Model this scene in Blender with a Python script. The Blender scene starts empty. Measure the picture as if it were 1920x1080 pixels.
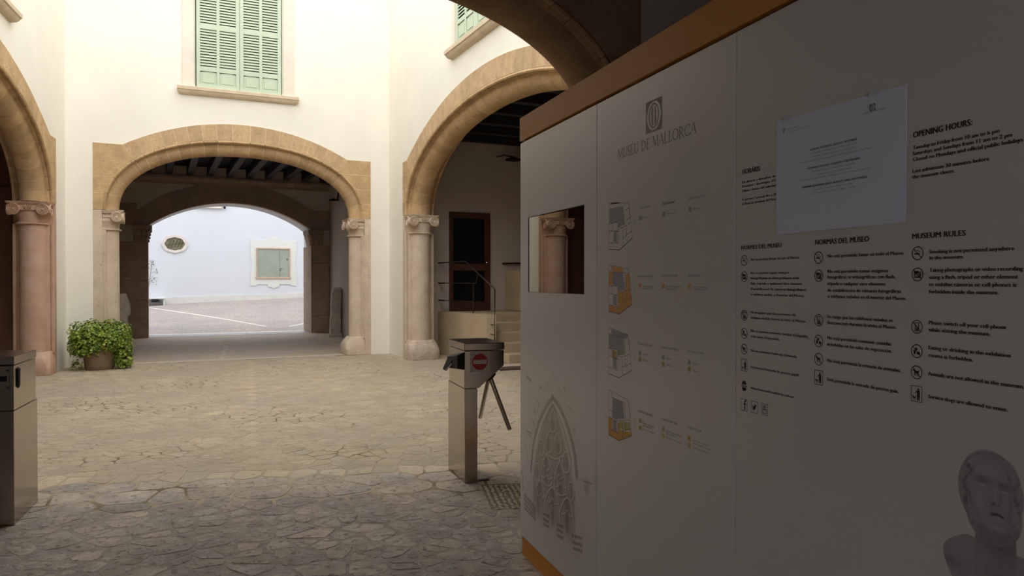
import bpy, bmesh, math, random
import numpy as np
from mathutils import Vector, Matrix
random.seed(7); RNG = np.random.default_rng(7)
SC = bpy.context.scene
COL = SC.collection
# ------------------------------------------------------------------ camera, world, light, exposure
YAW = 0.444613; PITCH = math.atan(14/1400.0)
cam_d = bpy.data.cameras.new('camera'); cam = bpy.data.objects.new('camera', cam_d); COL.objects.link(cam)
cam.location = (0, 0, 1.6); cam.rotation_euler = (math.pi/2-PITCH, 0, -YAW)
cam_d.sensor_width = 36; cam_d.lens = 36*1400/1920; cam_d.clip_start = 0.05; cam_d.clip_end = 300
SC.camera = cam
w = bpy.data.worlds.new('sky'); SC.world = w; w.use_nodes = True
bg = w.node_tree.nodes['Background']; bg.inputs[0].default_value = (0.93, 0.95, 1.0, 1); bg.inputs[1].default_value = 1.0
SC.view_settings.view_transform = 'Standard'; SC.view_settings.look = 'None'; SC.view_settings.gamma = 1
SC.view_settings.use_curve_mapping = False
SC.view_settings.exposure = 1.87
SC.cycles.max_bounces = 14; SC.cycles.diffuse_bounces = 8; SC.cycles.glossy_bounces = 4
SC.cycles.use_denoising = True

# ------------------------------------------------------------------ materials
MATS = {}
def mat(name, col, rough=.85, var=.12, scale=6, bump=0, bscale=40, metal=0, streak=None, tint=None, spec=.3, spots=None, attr=None, rnd=.0, aniso=0, vcol=None, chips=None):
    if name in MATS: return MATS[name]
    m = bpy.data.materials.new(name); m.use_nodes = True; nt = m.node_tree; N = nt.nodes; L = nt.links
    p = N['Principled BSDF']; p.inputs['Roughness'].default_value = rough; p.inputs['Metallic'].default_value = metal
    p.inputs['Specular IOR Level'].default_value = spec
    geo = N.new('ShaderNodeNewGeometry'); pos = geo.outputs['Position']
    cur = None
    def mix(a, b, fac, mode='MIX'):
        n = N.new('ShaderNodeMix'); n.data_type = 'RGBA'; n.blend_type = mode
        for i, v in ((6, a), (7, b)):
            if isinstance(v, tuple): n.inputs[i].default_value = v
            else: L.new(v, n.inputs[i])
        if isinstance(fac, float): n.inputs[0].default_value = fac
        else: L.new(fac, n.inputs[0])
        return n.outputs[2]
    def noise(sc, detail=5, st=None, rg=.6):
        n = N.new('ShaderNodeTexNoise'); n.inputs['Scale'].default_value = sc; n.inputs['Detail'].default_value = detail; n.inputs['Roughness'].default_value = rg
        src = pos
        if st:
            mp = N.new('ShaderNodeMapping'); mp.inputs['Scale'].default_value = st; L.new(pos, mp.inputs[0]); src = mp.outputs[0]
        L.new(src, n.inputs['Vector']); return n.outputs[0]
    def ramp(x, a, b, c0=0., c1=1.):
        n = N.new('ShaderNodeMapRange'); L.new(x, n.inputs[0]); n.inputs[1].default_value = a; n.inputs[2].default_value = b
        n.inputs[3].default_value = c0; n.inputs[4].default_value = c1; return n.outputs[0]
    c = tuple(col)+(1,)
    lo = tuple(x*(1-var) for x in col)+(1,); hi = tuple(min(1, x*(1+var)) for x in col)+(1,)
    if vcol:
        a = N.new('ShaderNodeVertexColor'); a.layer_name = vcol; cur = mix(c, a.outputs[0], 1.0, 'MULTIPLY')
    elif var > 0:
        cur = mix(lo, hi, ramp(noise(scale), .3, .7))
    else: cur = None
    if streak:   # (scale xyz, colour, amount)
        cur = mix(cur, tuple(streak[1])+(1,), ramp(noise(1.0, 4, streak[0]), .5, .72, 0, streak[2]))
    if tint:     # broad patches (scale, colour, lo, hi, amount)
        cur = mix(cur, tuple(tint[1])+(1,), ramp(noise(tint[0], 3), tint[2], tint[3], 0, tint[4]))
    if spots:    # small pits (scale, colour, threshold, amount)
        cur = mix(cur, tuple(spots[1])+(1,), ramp(noise(spots[0], 3), spots[2], spots[2]+.05, 0, spots[3]))
    if chips:    # pale broken grains (scale, colour, threshold, amount)
        cur = mix(cur, tuple(chips[1])+(1,), ramp(noise(chips[0], 4, (1, 1.6, 1)), chips[2], chips[2]+.06, 0, chips[3]))
    if attr:
        a = N.new('ShaderNodeAttribute'); a.attribute_name = attr
        cur = mix(cur, a.outputs[0], 1.0, 'MULTIPLY')
    if rnd:
        oi = N.new('ShaderNodeObjectInfo'); v = ramp(oi.outputs['Random'], 0, 1, 1-rnd, 1.0)
        cc = N.new('ShaderNodeCombineColor'); [L.new(v, cc.inputs[i]) for i in range(3)]
        cur = mix(cur, cc.outputs[0], 1.0, 'MULTIPLY')
    if cur is None: p.inputs['Base Color'].default_value = c
    else: L.new(cur, p.inputs['Base Color'])
    if bump:
        b = N.new('ShaderNodeBump'); b.inputs['Strength'].default_value = bump; b.inputs['Distance'].default_value = .02
        L.new(noise(bscale, 6, aniso if aniso else None, .7), b.inputs['Height']); L.new(b.outputs[0], p.inputs['Normal'])
    MATS[name] = m; return m
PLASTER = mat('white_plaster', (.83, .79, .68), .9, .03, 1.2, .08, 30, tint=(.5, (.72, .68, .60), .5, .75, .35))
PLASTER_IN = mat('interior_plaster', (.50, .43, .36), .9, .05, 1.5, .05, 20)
PLASTER_COOL = mat('street_court_plaster', (.635, .65, .665), .9, .02, .6, .03, 20)
SAND = mat('sandstone', (.58, .395, .205), .92, .16, 5, .5, 45, streak=((6, 6, 26), (.48, .30, .13), .45), spots=(30, (.28, .18, .09), .62, .65), rnd=.18)
SAND2 = mat('sandstone_vertical_grain', (.59, .41, .23), .92, .16, 5, .5, 45, streak=((26, 26, 2.5), (.48, .31, .14), .6), spots=(30, (.30, .19, .10), .62, .6), chips=(12, (.74, .60, .42), .62, .35), rnd=.16)
MORTAR = mat('lime_mortar', (.78, .65, .46), .95, .08, 10)
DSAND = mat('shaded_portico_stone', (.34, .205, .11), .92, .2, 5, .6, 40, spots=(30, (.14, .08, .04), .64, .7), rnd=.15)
LIME = mat('column_limestone', (.62, .51, .375), .85, .12, 4, .35, 50, tint=(2.2, (.60, .44, .32), .45, .65, .5), spots=(22, (.36, .27, .18), .64, .75))
PINK = mat('column_pink_stone', (.52, .325, .22), .8, .12, 3, .25, 45, tint=(2.5, (.55, .41, .31), .45, .7, .7), spots=(20, (.70, .55, .44), .70, .6))
WORN = mat('worn_base_stone', (.60, .48, .365), .9, .18, 8, .8, 30, spots=(24, (.42, .28, .18), .58, .5))
STONE = mat('paving_stone', (.45, .365, .245), .8, .16, 3.5, .8, 16, tint=(.55, (.40, .32, .235), .42, .62, .8), spots=(19, (.20, .15, .10), .615, .65), chips=(13, (.56, .47, .35), .60, .4), attr='shade')
STONE2 = mat('worn_stone_greyed_by_light', (.42, .345, .27), .75, .25, 5, 1.4, 13, tint=(1.6, (.28, .235, .19), .42, .62, .8), spots=(17, (.15, .12, .095), .57, .7), chips=(11, (.50, .45, .38), .58, .6), attr='shade')  # worn portico stone; its greyer tone also carries the cooler light there
JOINT = mat('paving_mortar', (.43, .35, .24), .95, .15, 6, .9, 16, tint=(.62, (.16, .12, .06), .525, .585, .9))
JOINT2 = mat('portico_mortar', (.35, .29, .235), .9, .22, 7, 1.4, 14, spots=(20, (.15, .12, .095), .60, .6), chips=(16, (.46, .41, .35), .60, .7))
PEBBLE = mat('pebble_mosaic', (.52, .40, .27), .6, .5, 22, 1.2, 22, tint=(1.2, (.44, .39, .33), .4, .6, .6))
PEBBLE2 = mat('grey_pebble_mosaic', (.36, .305, .265), .8, .40, 14, .8, 25, tint=(.6, (.27, .25, .25), .4, .6, .6))
STRIPE = mat('pale_marble_strip', (.74, .69, .62), .7, .05, 8)
ORANGE = mat('orange_veneer', (.66, .28, .06), .5, .06, 2, streak=((30, 2, 60), (.55, .24, .06), .3), spec=.2)
PCOL = (.75, .705, .68)
PANEL = mat('white_satin_panel', PCOL, .30, 0, spec=.8)
INK = mat('black_ink', (.035, .03, .03), .6, 0)
FAINT = mat('grey_ink', (.20, .19, .18), .6, 0)
BRINK = mat('brown_ink', (.40, .35, .30), .6, 0)
GREYP = mat('grey_print', (.42, .41, .39), .6, 0); GREYP2 = mat('grey_violet_print', (.42, .39, .42), .6, 0)
ORP = mat('orange_print', (.80, .43, .13), .6, 0); YEP = mat('yellow_print', (.62, .56, .22), .6, 0); OLP = mat('ochre_print', (.52, .41, .14), .6, 0)
PRINT = mat('printed_photo', PCOL, .30, 0, spec=.8, vcol='ink')
PAPERM = mat('white_paper', (.80, .83, .97), .9, 0)
STEEL = mat('brushed_steel', (.42, .36, .305), .17, .07, 3, .04, 60, metal=1, aniso=(2, 2, 60))
CHROME = mat('polished_tube', (.55, .50, .45), .22, 0, metal=1)
BLACK = mat('black_plastic', (.010, .010, .010), .6, 0, spec=.12)
REDP = mat('red_sign_paint', (.27, .012, .010), .5, 0); WHP = mat('sign_white', (.36, .28, .26), .5, 0)
GLASSM = mat('dark_mirror_glass', (.27, .26, .25), .0, 0, metal=1)
GREEN = mat('green_shutter_paint', (.50, .58, .43), .6, .04, 3)
GAPSHADE = mat('louvre_shade', (.06, .065, .03), .9, 0)
SURR = mat('pale_stone_surround', (.74, .665, .56), .85, .06, 4, .1, 30)
SILLM = mat('sandstone_sill', (.66, .54, .38), .85, .12, 6, .3, 40)
WOOD = mat('dark_red_wood', (.07, .025, .014), .45, .2, 3, streak=((40, 40, 3), (.07, .02, .01), .5))
GATE = mat('dark_gate_wood', (.045, .024, .015), .8, .2, 3, spec=.1)
BROWNW = mat('brown_wood', (.15, .07, .035), .7, .2, 3, streak=((30, 30, 2), (.08, .035, .015), .5))
BEAM = mat('black_stained_timber', (.022, .021, .024), .7, .2, 5)
BEAMD = mat('black_ceiling_board', (.012, .012, .016), .8, .2, 5)
DGLASS = mat('door_glass', (.006, .006, .006), .15, 0, spec=.2)
IRON = mat('dark_iron', (.07, .06, .055), .4, 0, metal=.6)
CONC = mat('beige_render', (.50, .395, .255), .85, .10, 2.5, .1, 20)
LEAFM = mat('leaf_green', (.17, .27, .03), .45, .5, 9, spec=.4, tint=(9, (.46, .47, .07), .46, .68, .75))
TERRA = mat('terracotta', (.27, .185, .12), .85, .15, 6, .1, 30)
WINFR = mat('oak_window_frame', (.50, .36, .25), .6, .08, 5)
PANEG = mat('green_grey_glass', (.30, .33, .27), .12, .1, 1.5, spec=.6)
FRAG = mat('carved_fragment_stone', (.42, .37, .30), .9, .15, 8, .6, 25)

# ------------------------------------------------------------------ building helpers
WP = {}     # world position of an object's origin
def link(o, parent, loc):
    COL.objects.link(o); WP[o.name] = Vector(loc)
    if parent is not None:
        o.parent = parent; o.location = Vector(loc)-WP[parent.name]
    else: o.location = loc
    return o
def root(name, label, cat, loc, group=None):
    o = bpy.data.objects.new(name, None); o.empty_display_size = .1
    link(o, None, loc); tag(o, label, cat, group); return o
def tag(o, label=None, cat=None, group=None, kind=None):
    for k, v in (('label', label), ('category', cat), ('group', group), ('kind', kind)):
        if v: o[k] = v
    return o
def mesh(name, V, F, m, parent=None, smooth=False, fix=True, bevel=0, loc=None):
    V = [Vector(v) for v in V]
    if loc is None:
        if parent is None: loc = Vector((sum(v.x for v in V)/len(V), sum(v.y for v in V)/len(V), min(v.z for v in V)))
        else: loc = sum(V, Vector())/len(V)
    loc = Vector(loc)
    me = bpy.data.meshes.new(name); me.from_pydata([v-loc for v in V], [], F)
    if fix or bevel:
        bm = bmesh.new(); bm.from_mesh(me)
        if fix: bmesh.ops.recalc_face_normals(bm, faces=bm.faces)
        if bevel: bmesh.ops.bevel(bm, geom=list(bm.edges), offset=bevel, segments=1, affect='EDGES', clamp_overlap=True)
        bm.to_mesh(me); bm.free()
    me.materials.append(m)
    if fix and len(F) > 12:          # smooth shading with sharp edges kept
        bm = bmesh.new(); bm.from_mesh(me)
        for f in bm.faces: f.smooth = True
        for e in bm.edges:
            if len(e.link_faces) != 2 or e.calc_face_angle(0) > .55: e.smooth = False
        bm.to_mesh(me); bm.free()
    o = bpy.data.objects.new(name, me); return link(o, parent, loc)
def struct(o): o['kind'] = 'structure'; return o
class MB:
    """collects shapes that belong to one mesh"""
    def __init__(s): s.V = []; s.F = []
    def add(s, V, F):
        n = len(s.V); s.V += [tuple(v) for v in V]; s.F += [tuple(i+n for i in f) for f in F]; return s
    def box(s, fr, a, b):
        (x0, y0, z0), (x1, y1, z1) = a, b
        V = [fr(x, y, z) for x in (x0, x1) for y in (y0, y1) for z in (z0, z1)]
        return s.add(V, [(0, 1, 3, 2), (4, 6, 7, 5), (0, 4, 5, 1), (2, 3, 7, 6), (0, 2, 6, 4), (1, 5, 7, 3)])
    def prism(s, fr, poly, y0, y1, axis='y'):
        """poly is a list of (x,z) pushed along the frame's second axis (or (x,y) along z)"""
        n = len(poly)
        if axis == 'y': V = [fr(p[0], y0, p[1]) for p in poly]+[fr(p[0], y1, p[1]) for p in poly]
        else: V = [fr(p[0], p[1], y0) for p in poly]+[fr(p[0], p[1], y1) for p in poly]
        return s.add(V, [tuple(range(n)), tuple(range(2*n-1, n-1, -1))]+[(i, (i+1) % n, n+(i+1) % n, n+i) for i in range(n)])
    def loft(s, rings, cap=True):
        n = len(rings[0]); V = [p for r in rings for p in r]; F = []
        for k in range(len(rings)-1):
            for i in range(n): F.append((k*n+i, k*n+(i+1) % n, (k+1)*n+(i+1) % n, (k+1)*n+i))
        if cap: F += [tuple(range(n)), tuple(range((len(rings)-1)*n, len(rings)*n))]
        return s.add(V, F)
    def tube(s, pts, r, n=8):
        pts = [Vector(p) for p in pts]; rings = []
        for i, p in enumerate(pts):
            a = pts[max(0, i-1)]; b = pts[min(len(pts)-1, i+1)]; t = (b-a).normalized()
            u = t.cross(Vector((0, 0, 1)));
            if u.length < .05: u = t.cross(Vector((0, 1, 0)))
            u.normalize(); v = t.cross(u); rr = r[i] if isinstance(r, (list, tuple)) else r
            rings.append([p+u*rr*math.cos(2*math.pi*k/n)+v*rr*math.sin(2*math.pi*k/n) for k in range(n)])
        return s.loft(rings)
    def lathe(s, c, prof, n=20, ax=None):
        """prof = (radius, height) pairs around the point c, along ax (default z)"""
        ax = Vector(ax or (0, 0, 1)).normalized(); u = ax.orthogonal().normalized(); v = ax.cross(u); c = Vector(c)
        return s.loft([[c+ax*h+u*max(r, 1e-4)*math.cos(2*math.pi*k/n)+v*max(r, 1e-4)*math.sin(2*math.pi*k/n) for k in range(n)] for r, h in prof])
    def ball(s, c, rx, ry, rz, n=8, m=6):
        c = Vector(c); rings = []
        for j in range(m+1):
            t = math.pi*j/m; q = max(math.sin(t), .02)
            rings.append([c+Vector((rx*q*math.cos(2*math.pi*k/n), ry*q*math.sin(2*math.pi*k/n), -rz*math.cos(t))) for k in range(n)])
        return s.loft(rings)
    def build(s, name, m, parent=None, **k): return mesh(name, s.V, s.F, m, parent, **k)
def W3(x, y, z): return Vector((x, y, z))
class Frame:
    """local wall frame: s along the wall, d into the wall, z up"""
    def __init__(f, o, sd, dd): f.o = Vector((o[0], o[1], 0)); f.s = Vector((sd[0], sd[1], 0)).normalized(); f.d = Vector((dd[0], dd[1], 0)).normalized()
    def __call__(f, s, d, z): return f.o+f.s*s+f.d*d+Vector((0, 0, z))
BACK = Frame((0, 15.9), (1, 0), (0, 1))
RIGHT = Frame((4.6, 0), (0, 1), (1, 0))
LEFT = Frame((-1.497, 15.9), (-.1267, -.99194), (-.99194, .1267))
NEAR = Frame((0, 6.08), (1, 0), (0, -1))
KD = Vector((.1148, .99339, 0)); KN = Vector((.99339, -.1148, 0)); KP = Vector((1.916, 3.906, 0))
KIOSK = Frame(KP, -KD, KN)          # s towards the camera end, d into the booth
T = .58; HT = 8.7                   # wall thickness and courtyard height

# ------------------------------------------------------------------ arches
def seven(a): return math.copysign(abs(a), a)
class Arch:
    def __init__(A, fr, c, a, b, n, zs, fl, zc, cx, half, apex, nv, ncourse):
        A.fr = fr; A.c = c; A.a = a; A.b = b; A.n = n; A.zs = zs; A.fl = fl; A.zc = zc; A.cx = cx; A.half = half; A.nv = nv; A.nc = ncourse
        r = apex-zc; A.R = (half*half+r*r)/(2*r); A.cz = apex-A.R; A.apex = apex
        lo, hi = .15, 1.5
        for _ in range(50):         # the first radial joint runs from the ring to the corner of the extrados
            m = (lo+hi)/2; p, nr = A.pn(m); v = (cx+half-p[0], zc-p[1])
            if nr[0]*v[1]-nr[1]*v[0] > 0: lo = m
            else: hi = m
        A.tc = lo
        lo, hi = 1.6, 3.0
        for _ in range(50):
            m = (lo+hi)/2; p, nr = A.pn(m); v = (cx-half-p[0], zc-p[1])
            if nr[0]*v[1]-nr[1]*v[0] < 0: hi = m
            else: lo = m
        A.tc2 = lo
    def p(A, t):
        e = 2/A.n; ct = math.cos(t); st = math.sin(t)
        return (A.c+A.a*math.copysign(abs(ct)**e, ct), A.zs+A.b*abs(st)**e)
    def pn(A, t):
        p = A.p(t); q = A.p(t+1e-3); r = A.p(t-1e-3); dx, dz = q[0]-r[0], q[1]-r[1]; l = math.hypot(dx, dz) or 1
        return p, (dz/l, -dx/l)                   # outward normal
    def tz(A, z, right=True):
        t = math.asin(min(1, max(0, (z-A.zs)/A.b))**(A.n/2)); return t if right else math.pi-t
    def hit(A, t):
        p, nr = A.pn(t); ox, oz = p[0]-A.cx, p[1]-A.cz; B = ox*nr[0]+oz*nr[1]; Cq = ox*ox+oz*oz-A.R*A.R
        k = -B+math.sqrt(max(0, B*B-Cq)); return (p[0]+nr[0]*k, p[1]+nr[1]*k)
    def outline(A, n=40):
        o = [(A.fl[0], 0), (A.fl[0], A.zc), (A.cx-A.half, A.zc)]
        for i in range(1, n):
            x = A.cx-A.half+2*A.half*i/n; o.append((x, A.cz+math.sqrt(A.R**2-(x-A.cx)**2)))
        return o+[(A.cx+A.half, A.zc), (A.fl[1], A.zc), (A.fl[1], 0)]
def section(T=T):
    h = [(-.01, -.006), (.028, -.022), (.048, -.008), (.048, .022), (.032, .034), (.058, .056), (.066, .088)]
    e = [(.066+.205*math.cos(a), T/2-(T/2-.088)*math.sin(a)) for a in np.linspace(math.pi/2, -math.pi/2, 17)[1:-1]]
    return h+e+[(q, T-w_) for q, w_ in reversed(h)]
SEC = section()
CORE = [(-.01, .06)]+[(.066+(q-.066)*.988, T/2+(w_-T/2)*.985) for q, w_ in SEC[6:-6]]+[(-.01, T-.06)]   # mortar seen in the joints of the roll
def shrink(poly, g):
    cx = sum(p[0] for p in poly)/len(poly); cz = sum(p[1] for p in poly)/len(poly)
    wx = max(abs(p[0]-cx) for p in poly); wz = max(abs(p[1]-cz) for p in poly)
    return [(cx+(p[0]-cx)*(1-g/wx), cz+(p[1]-cz)*(1-g/wz)) for p in poly]
def ringseg(mb, A, t0, t1, gap, k, ks=1.0, grow=0.0):
    """the moulded ring between two joints"""
    n = max(2, k); p0 = A.p(t0); p1 = A.p(t1); ln = math.hypot(p1[0]-p0[0], p1[1]-p0[1]); g = gap/max(ln, .05)*(t1-t0); rings = []
    for i in range(n+1):
        t = t0+g+(t1-t0-2*g)*i/n; p, nr = A.pn(min(max(t, .0015), math.pi-.0015))
        if t < .02: nr = (1, 0)
        if t > math.pi-.02: nr = (-1, 0)
        rings.append([A.fr(p[0]-nr[0]*q, w_, p[1]-nr[1]*q) for q, w_ in (SEC if ks == 1.0 else CORE)])
    mb.loft(rings)
def build_arch(A, label, m1, m2, group=None, mm=None, loc=None):
    mm = mm or MORTAR
    R = root('stone_arch', label, 'arch', loc or A.fr(A.c, T/2, A.zs), 'courtyard arches')
    G = .0035; joints = [A.tc+(A.tc2-A.tc)*i/A.nv for i in range(A.nv+1)]
    core = MB()
    for i in range(A.nv):
        a, b = joints[i], joints[i+1]; ts = [a+(b-a)*k/4 for k in range(5)]
        poly = [A.p(t) for t in ts]+[A.hit(t) for t in reversed(ts)]
        MB().prism(A.fr, shrink(poly, G), -.014+random.uniform(-.0015, .0015), T+.014).build('voussoir', m2, R)
        core.prism(A.fr, poly, -.0115, T+.0115)
    rj = {True: [], False: []}
    for right in (True, False):
        tc = A.tc if right else A.tc2; pc, nc = A.pn(tc); corner = (A.cx+(A.half if right else -A.half), A.zc); xo = A.fl[1] if right else A.fl[0]
        zs = [A.zs+(A.zc-A.zs)*i/A.nc for i in range(A.nc+1)]
        for i in range(A.nc):
            za, zb = zs[i], zs[i+1]; inner = []
            for k in range(7):
                z = za+(zb-za)*k/6
                if z <= pc[1]: inner.append(A.p(A.tz(z, right)))
                else:
                    f = (z-pc[1])/(corner[1]-pc[1]); inner.append((pc[0]+(corner[0]-pc[0])*f, z))
            if i < A.nc-1 or True:
                if za < pc[1] < zb:
                    inner = [q for q in inner if q[1] <= pc[1]]+[pc]+[q for q in inner if q[1] > pc[1]]
            poly = [(xo, za)]+inner+[(xo, zb)]
            MB().prism(A.fr, shrink(poly, G), -.014+random.uniform(-.0015, .0015), T+.014).build('spandrel_block', m1, R)
            core.prism(A.fr, poly, -.0115, T+.0115)
            if za < pc[1]: rj[right].append(A.tz(za, right))
    js = rj[True]+joints+list(reversed(rj[False]))
    js[0] = .0; js[-1] = math.pi
    js = sorted(js)
    k = 1
    while k < len(js)-1:            # drop slivers
        if js[k]-js[k-1] < .03: js.pop(k)
        else: k += 1
    for a, b in zip(js[:-1], js[1:]):
        mb = MB(); ringseg(mb, A, a, b, G, 3 if b-a < .25 else 6); mb.build('ring_moulding', m1, R, smooth=False)
        ringseg(core, A, a, b, 0, 3 if b-a < .25 else 6, ks=.995)
    core.build('mortar', mm, R)
    return R
def wall_with_hole(name, fr, s0, s1, out, m, h=HT, t=T):
    P = [(x, z) for x, z in out]; mb = MB()
    cols = [(s0, 0), (out[0][0], 0)]
    for d, _ in ((0, 0), (t, 0)):
        mb.add([fr(s0, d, 0), fr(out[0][0], d, 0), fr(out[0][0], d, h), fr(s0, d, h)], [(0, 1, 2, 3)])
        mb.add([fr(out[-1][0], d, 0), fr(s1, d, 0), fr(s1, d, h), fr(out[-1][0], d, h)], [(0, 1, 2, 3)])
        for (xa, za), (xb, zb) in zip(out[1:-2], out[2:-1]):
            mb.add([fr(xa, d, za), fr(xb, d, zb), fr(xb, d, h), fr(xa, d, h)], [(0, 1, 2, 3)])
    for (xa, za), (xb, zb) in zip(out[:-1], out[1:]):
        mb.add([fr(xa, 0, za), fr(xb, 0, zb), fr(xb, t, zb), fr(xa, t, za)], [(0, 1, 2, 3)])
    for a, b in (((s0, 0), (s0, h)), ((s1, 0), (s1, h)), ((s0, h), (s1, h))):
        mb.add([fr(a[0], 0, a[1]), fr(b[0], 0, b[1]), fr(b[0], t, b[1]), fr(a[0], t, a[1])], [(0, 1, 2, 3)])
    o = mb.build(name, m, None, fix=False)
    bm = bmesh.new(); bm.from_mesh(o.data); bmesh.ops.remove_doubles(bm, verts=bm.verts, dist=1e-4); bmesh.ops.recalc_face_normals(bm, faces=bm.faces); bm.to_mesh(o.data); bm.free()
    return struct(o)
def slab(name, fr, a, b, m, parent=None): return struct(MB().box(fr, a, b).build(name, m, parent))

A_BACK = Arch(BACK, 1.574, 2.477, 1.46, 2.2, 2.93, (-1.058, 4.19), 4.168, 1.56, 2.122, 4.722, 17, 4)
A_RIGHT = Arch(RIGHT, 10.65, 4.07, 1.67, 2.05, 2.93, (6.44, 14.86), 4.03, 10.72, 3.87, 4.945, 27, 4)
A_LEFT = Arch(LEFT, 4.91, 4.06, 1.75, 2.05, 2.94, (.69, 9.13), 4.075, 4.91, 3.85, 5.05, 27, 5)
A_NEAR = Arch(NEAR, 1.15, 2.59, 1.356, 2.2, 2.93, (-1.58, 3.88), 4.17, 1.15, 2.24, 4.72, 17, 4)
wall_with_hole('wall_back', BACK, -1.497, 5.18, A_BACK.outline(), PLASTER)
wall_with_hole('wall_right', RIGHT, 6.08, 15.9, A_RIGHT.outline(), PLASTER, h=12)
wall_with_hole('wall_left', LEFT, 0, 9.9, A_LEFT.outline(), PLASTER, h=12)  # unseen tops of both side walls raised so they shade each other
wall_with_hole('wall_near', NEAR, -4.6, 6.4, A_NEAR.outline(), PLASTER_IN, h=5.7)  # unseen top kept low to let more skylight onto the back wall
build_arch(A_BACK, 'sandstone arch of the far gallery, facing the viewer under the green shuttered window', SAND, SAND2)
build_arch(A_RIGHT, 'wide sandstone arch in the right courtyard wall before the stairs', SAND, SAND2)
build_arch(A_LEFT, 'sandstone arch cut by the left edge, above the pink column', SAND, SAND)
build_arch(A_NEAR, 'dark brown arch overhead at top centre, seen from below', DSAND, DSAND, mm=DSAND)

# ------------------------------------------------------------------ columns
def volute(fr, c, ax, parent, m, r=.098):
    """spiral scroll disc; c and ax in frame coordinates"""
    C = fr(*c); X = (fr(c[0]+ax[0], c[1]+ax[1], c[2])-C).normalized(); mb = MB()
    mb.lathe(C, [(r*.8, -.06), (r, -.02), (r, .014), (r*.90, .022), (r*.82, .004), (r*.74, .004), (r*.66, .020), (r*.58, .004), (r*.50, .004), (r*.42, .020), (r*.34, .006), (r*.26, .006), (r*.18, .026), (0, .028)], 22, X)
    return mb.build('volute', m, parent, smooth=False)
def column(A, right, label, m, group='courtyard columns', mb_base=None):
    sg = 1 if right else -1; s0 = A.c+sg*A.a; fr = A.fr; so = A.fl[1] if right else A.fl[0]
    def P(q, w_, z): return fr(s0-sg*q, w_, z)
    R = root('stone_column', label, 'column', P(.1, T/2, 0), group)
    def ring(sc, z, add=0, ws=1.0): return [P(.05+(q-.05)*sc+(add if q > .06 else add*.4), T/2+(w_-T/2)*ws, z) for q, w_ in SEC]
    MB().loft([ring(1.0, .36), ring(1, 1.4), ring(.985, 2.56)]).build('shaft', m, R, smooth=False)
    q0 = abs(so-s0)
    MB().box(lambda a, b, c: P(a, b, c), (-q0, -.010, 0), (-.006, T+.010, A.zs-.004)).build('pilaster', m, R, bevel=.004)
    # attic base: block with sloping shoulders
    bs = mb_base or WORN
    def blk(z, q1, w0, ch): return [P(-.004, w0, z), P(q1-ch, w0, z), P(q1, w0+ch, z), P(q1, T-w0-ch, z), P(q1-ch, T-w0, z), P(-.004, T-w0, z)]
    MB().loft([blk(0, .40, -.03, .06), blk(.12, .405, -.035, .05), blk(.22, .395, -.03, .07), blk(.29, .37, -.012, .10), blk(.335, .32, 0, .11), blk(.385, .285, .01, .12)]).build('base', bs, R, bevel=.008)
    # astragal, bell, scroll band and abacus
    def dring(z, q1, hw, n=12):
        r = [P(-.012, T/2-hw, z)]+[P(.05+(q1-.05)*math.sin(math.pi*i/n), T/2-hw*math.cos(math.pi*i/n), z) for i in range(n+1)]+[P(-.012, T/2+hw, z)]
        return r
    MB().loft([dring(2.545, .28, .225), dring(2.556, .31, .25), dring(2.572, .31, .25), dring(2.585, .28, .225)]).build('astragal', m, R)
    cp = MB().loft([dring(2.58, .272, .215), dring(2.66, .275, .225), dring(2.72, .30, .26), dring(2.80, .29, .25)]).build('capital', m, R)
    MB().box(lambda a, b, c: P(a, b, c), (-.01, .02, 2.775), (.325, T-.02, 2.86)).build('scroll_band', m, cp, bevel=.012)
    MB().loft([[P(a, b, z) for a, b in poly] for z, poly in ((2.86, [(-.004, -.01), (.29, -.01), (.31, .02), (.295, T/2), (.31, T-.02), (.29, T+.01), (-.004, T+.01)]), (2.898, [(-.004, -.03), (.335, -.03), (.355, .0), (.325, T/2), (.355, T), (.335, T+.03), (-.004, T+.03)]), (2.926, [(-.004, -.04), (.345, -.04), (.365, -.01), (.335, T/2), (.365, T+.01), (.345, T+.04), (-.004, T+.04)]))]).build('abacus', m, R)
    for w_ in (.075, T-.075): volute(lambda a, b, c: P(a, b, c), (.335, w_, 2.797), (1, 0), cp, m)
    volute(lambda a, b, c: P(a, b, c), (.235, -.015, 2.797), (0, -1), cp, m); volute(lambda a, b, c: P(a, b, c), (.235, T+.015, 2.797), (0, 1), cp, m)
    # fan of leaves between the scrolls
    for k in range(5):
        an = (k-2)*.38; w_ = T/2+math.sin(an)*.055
        a = P(.315, w_*.5+T/4, 2.79); b = P(.36, T/2+math.sin(an)*.085, 2.80+math.cos(an)*.075)
        MB().tube([a, (a+b)/2, b], [.010, .016, .005], 6).build('leaf', m, cp)
    return R
column(A_BACK, False, 'pale limestone column left of the far arch, behind the potted plant', LIME, mb_base=LIME)
column(A_BACK, True, 'pale limestone column with chipped base right of the far arch', LIME, mb_base=LIME)
column(A_RIGHT, True, 'stained limestone column at the far end of the right arch', LIME)
column(A_LEFT, False, 'thick pinkish stone column at the left edge, with scroll capital', PINK, mb_base=PINK)
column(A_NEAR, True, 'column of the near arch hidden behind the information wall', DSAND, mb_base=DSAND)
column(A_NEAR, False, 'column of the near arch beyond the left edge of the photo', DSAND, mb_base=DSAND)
column(A_RIGHT, False, 'near column of the right arch, hidden behind the information wall', LIME)
column(A_LEFT, True, 'near column of the left arch, beyond the left edge', PINK, mb_base=PINK)
# ------------------------------------------------------------------ rooms around the courtyard
CZ = 4.95
slab('ceiling_portico', W3, (-4.8, -4.2, CZ), (6.6, 5.5, CZ+.25), BEAMD)
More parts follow.
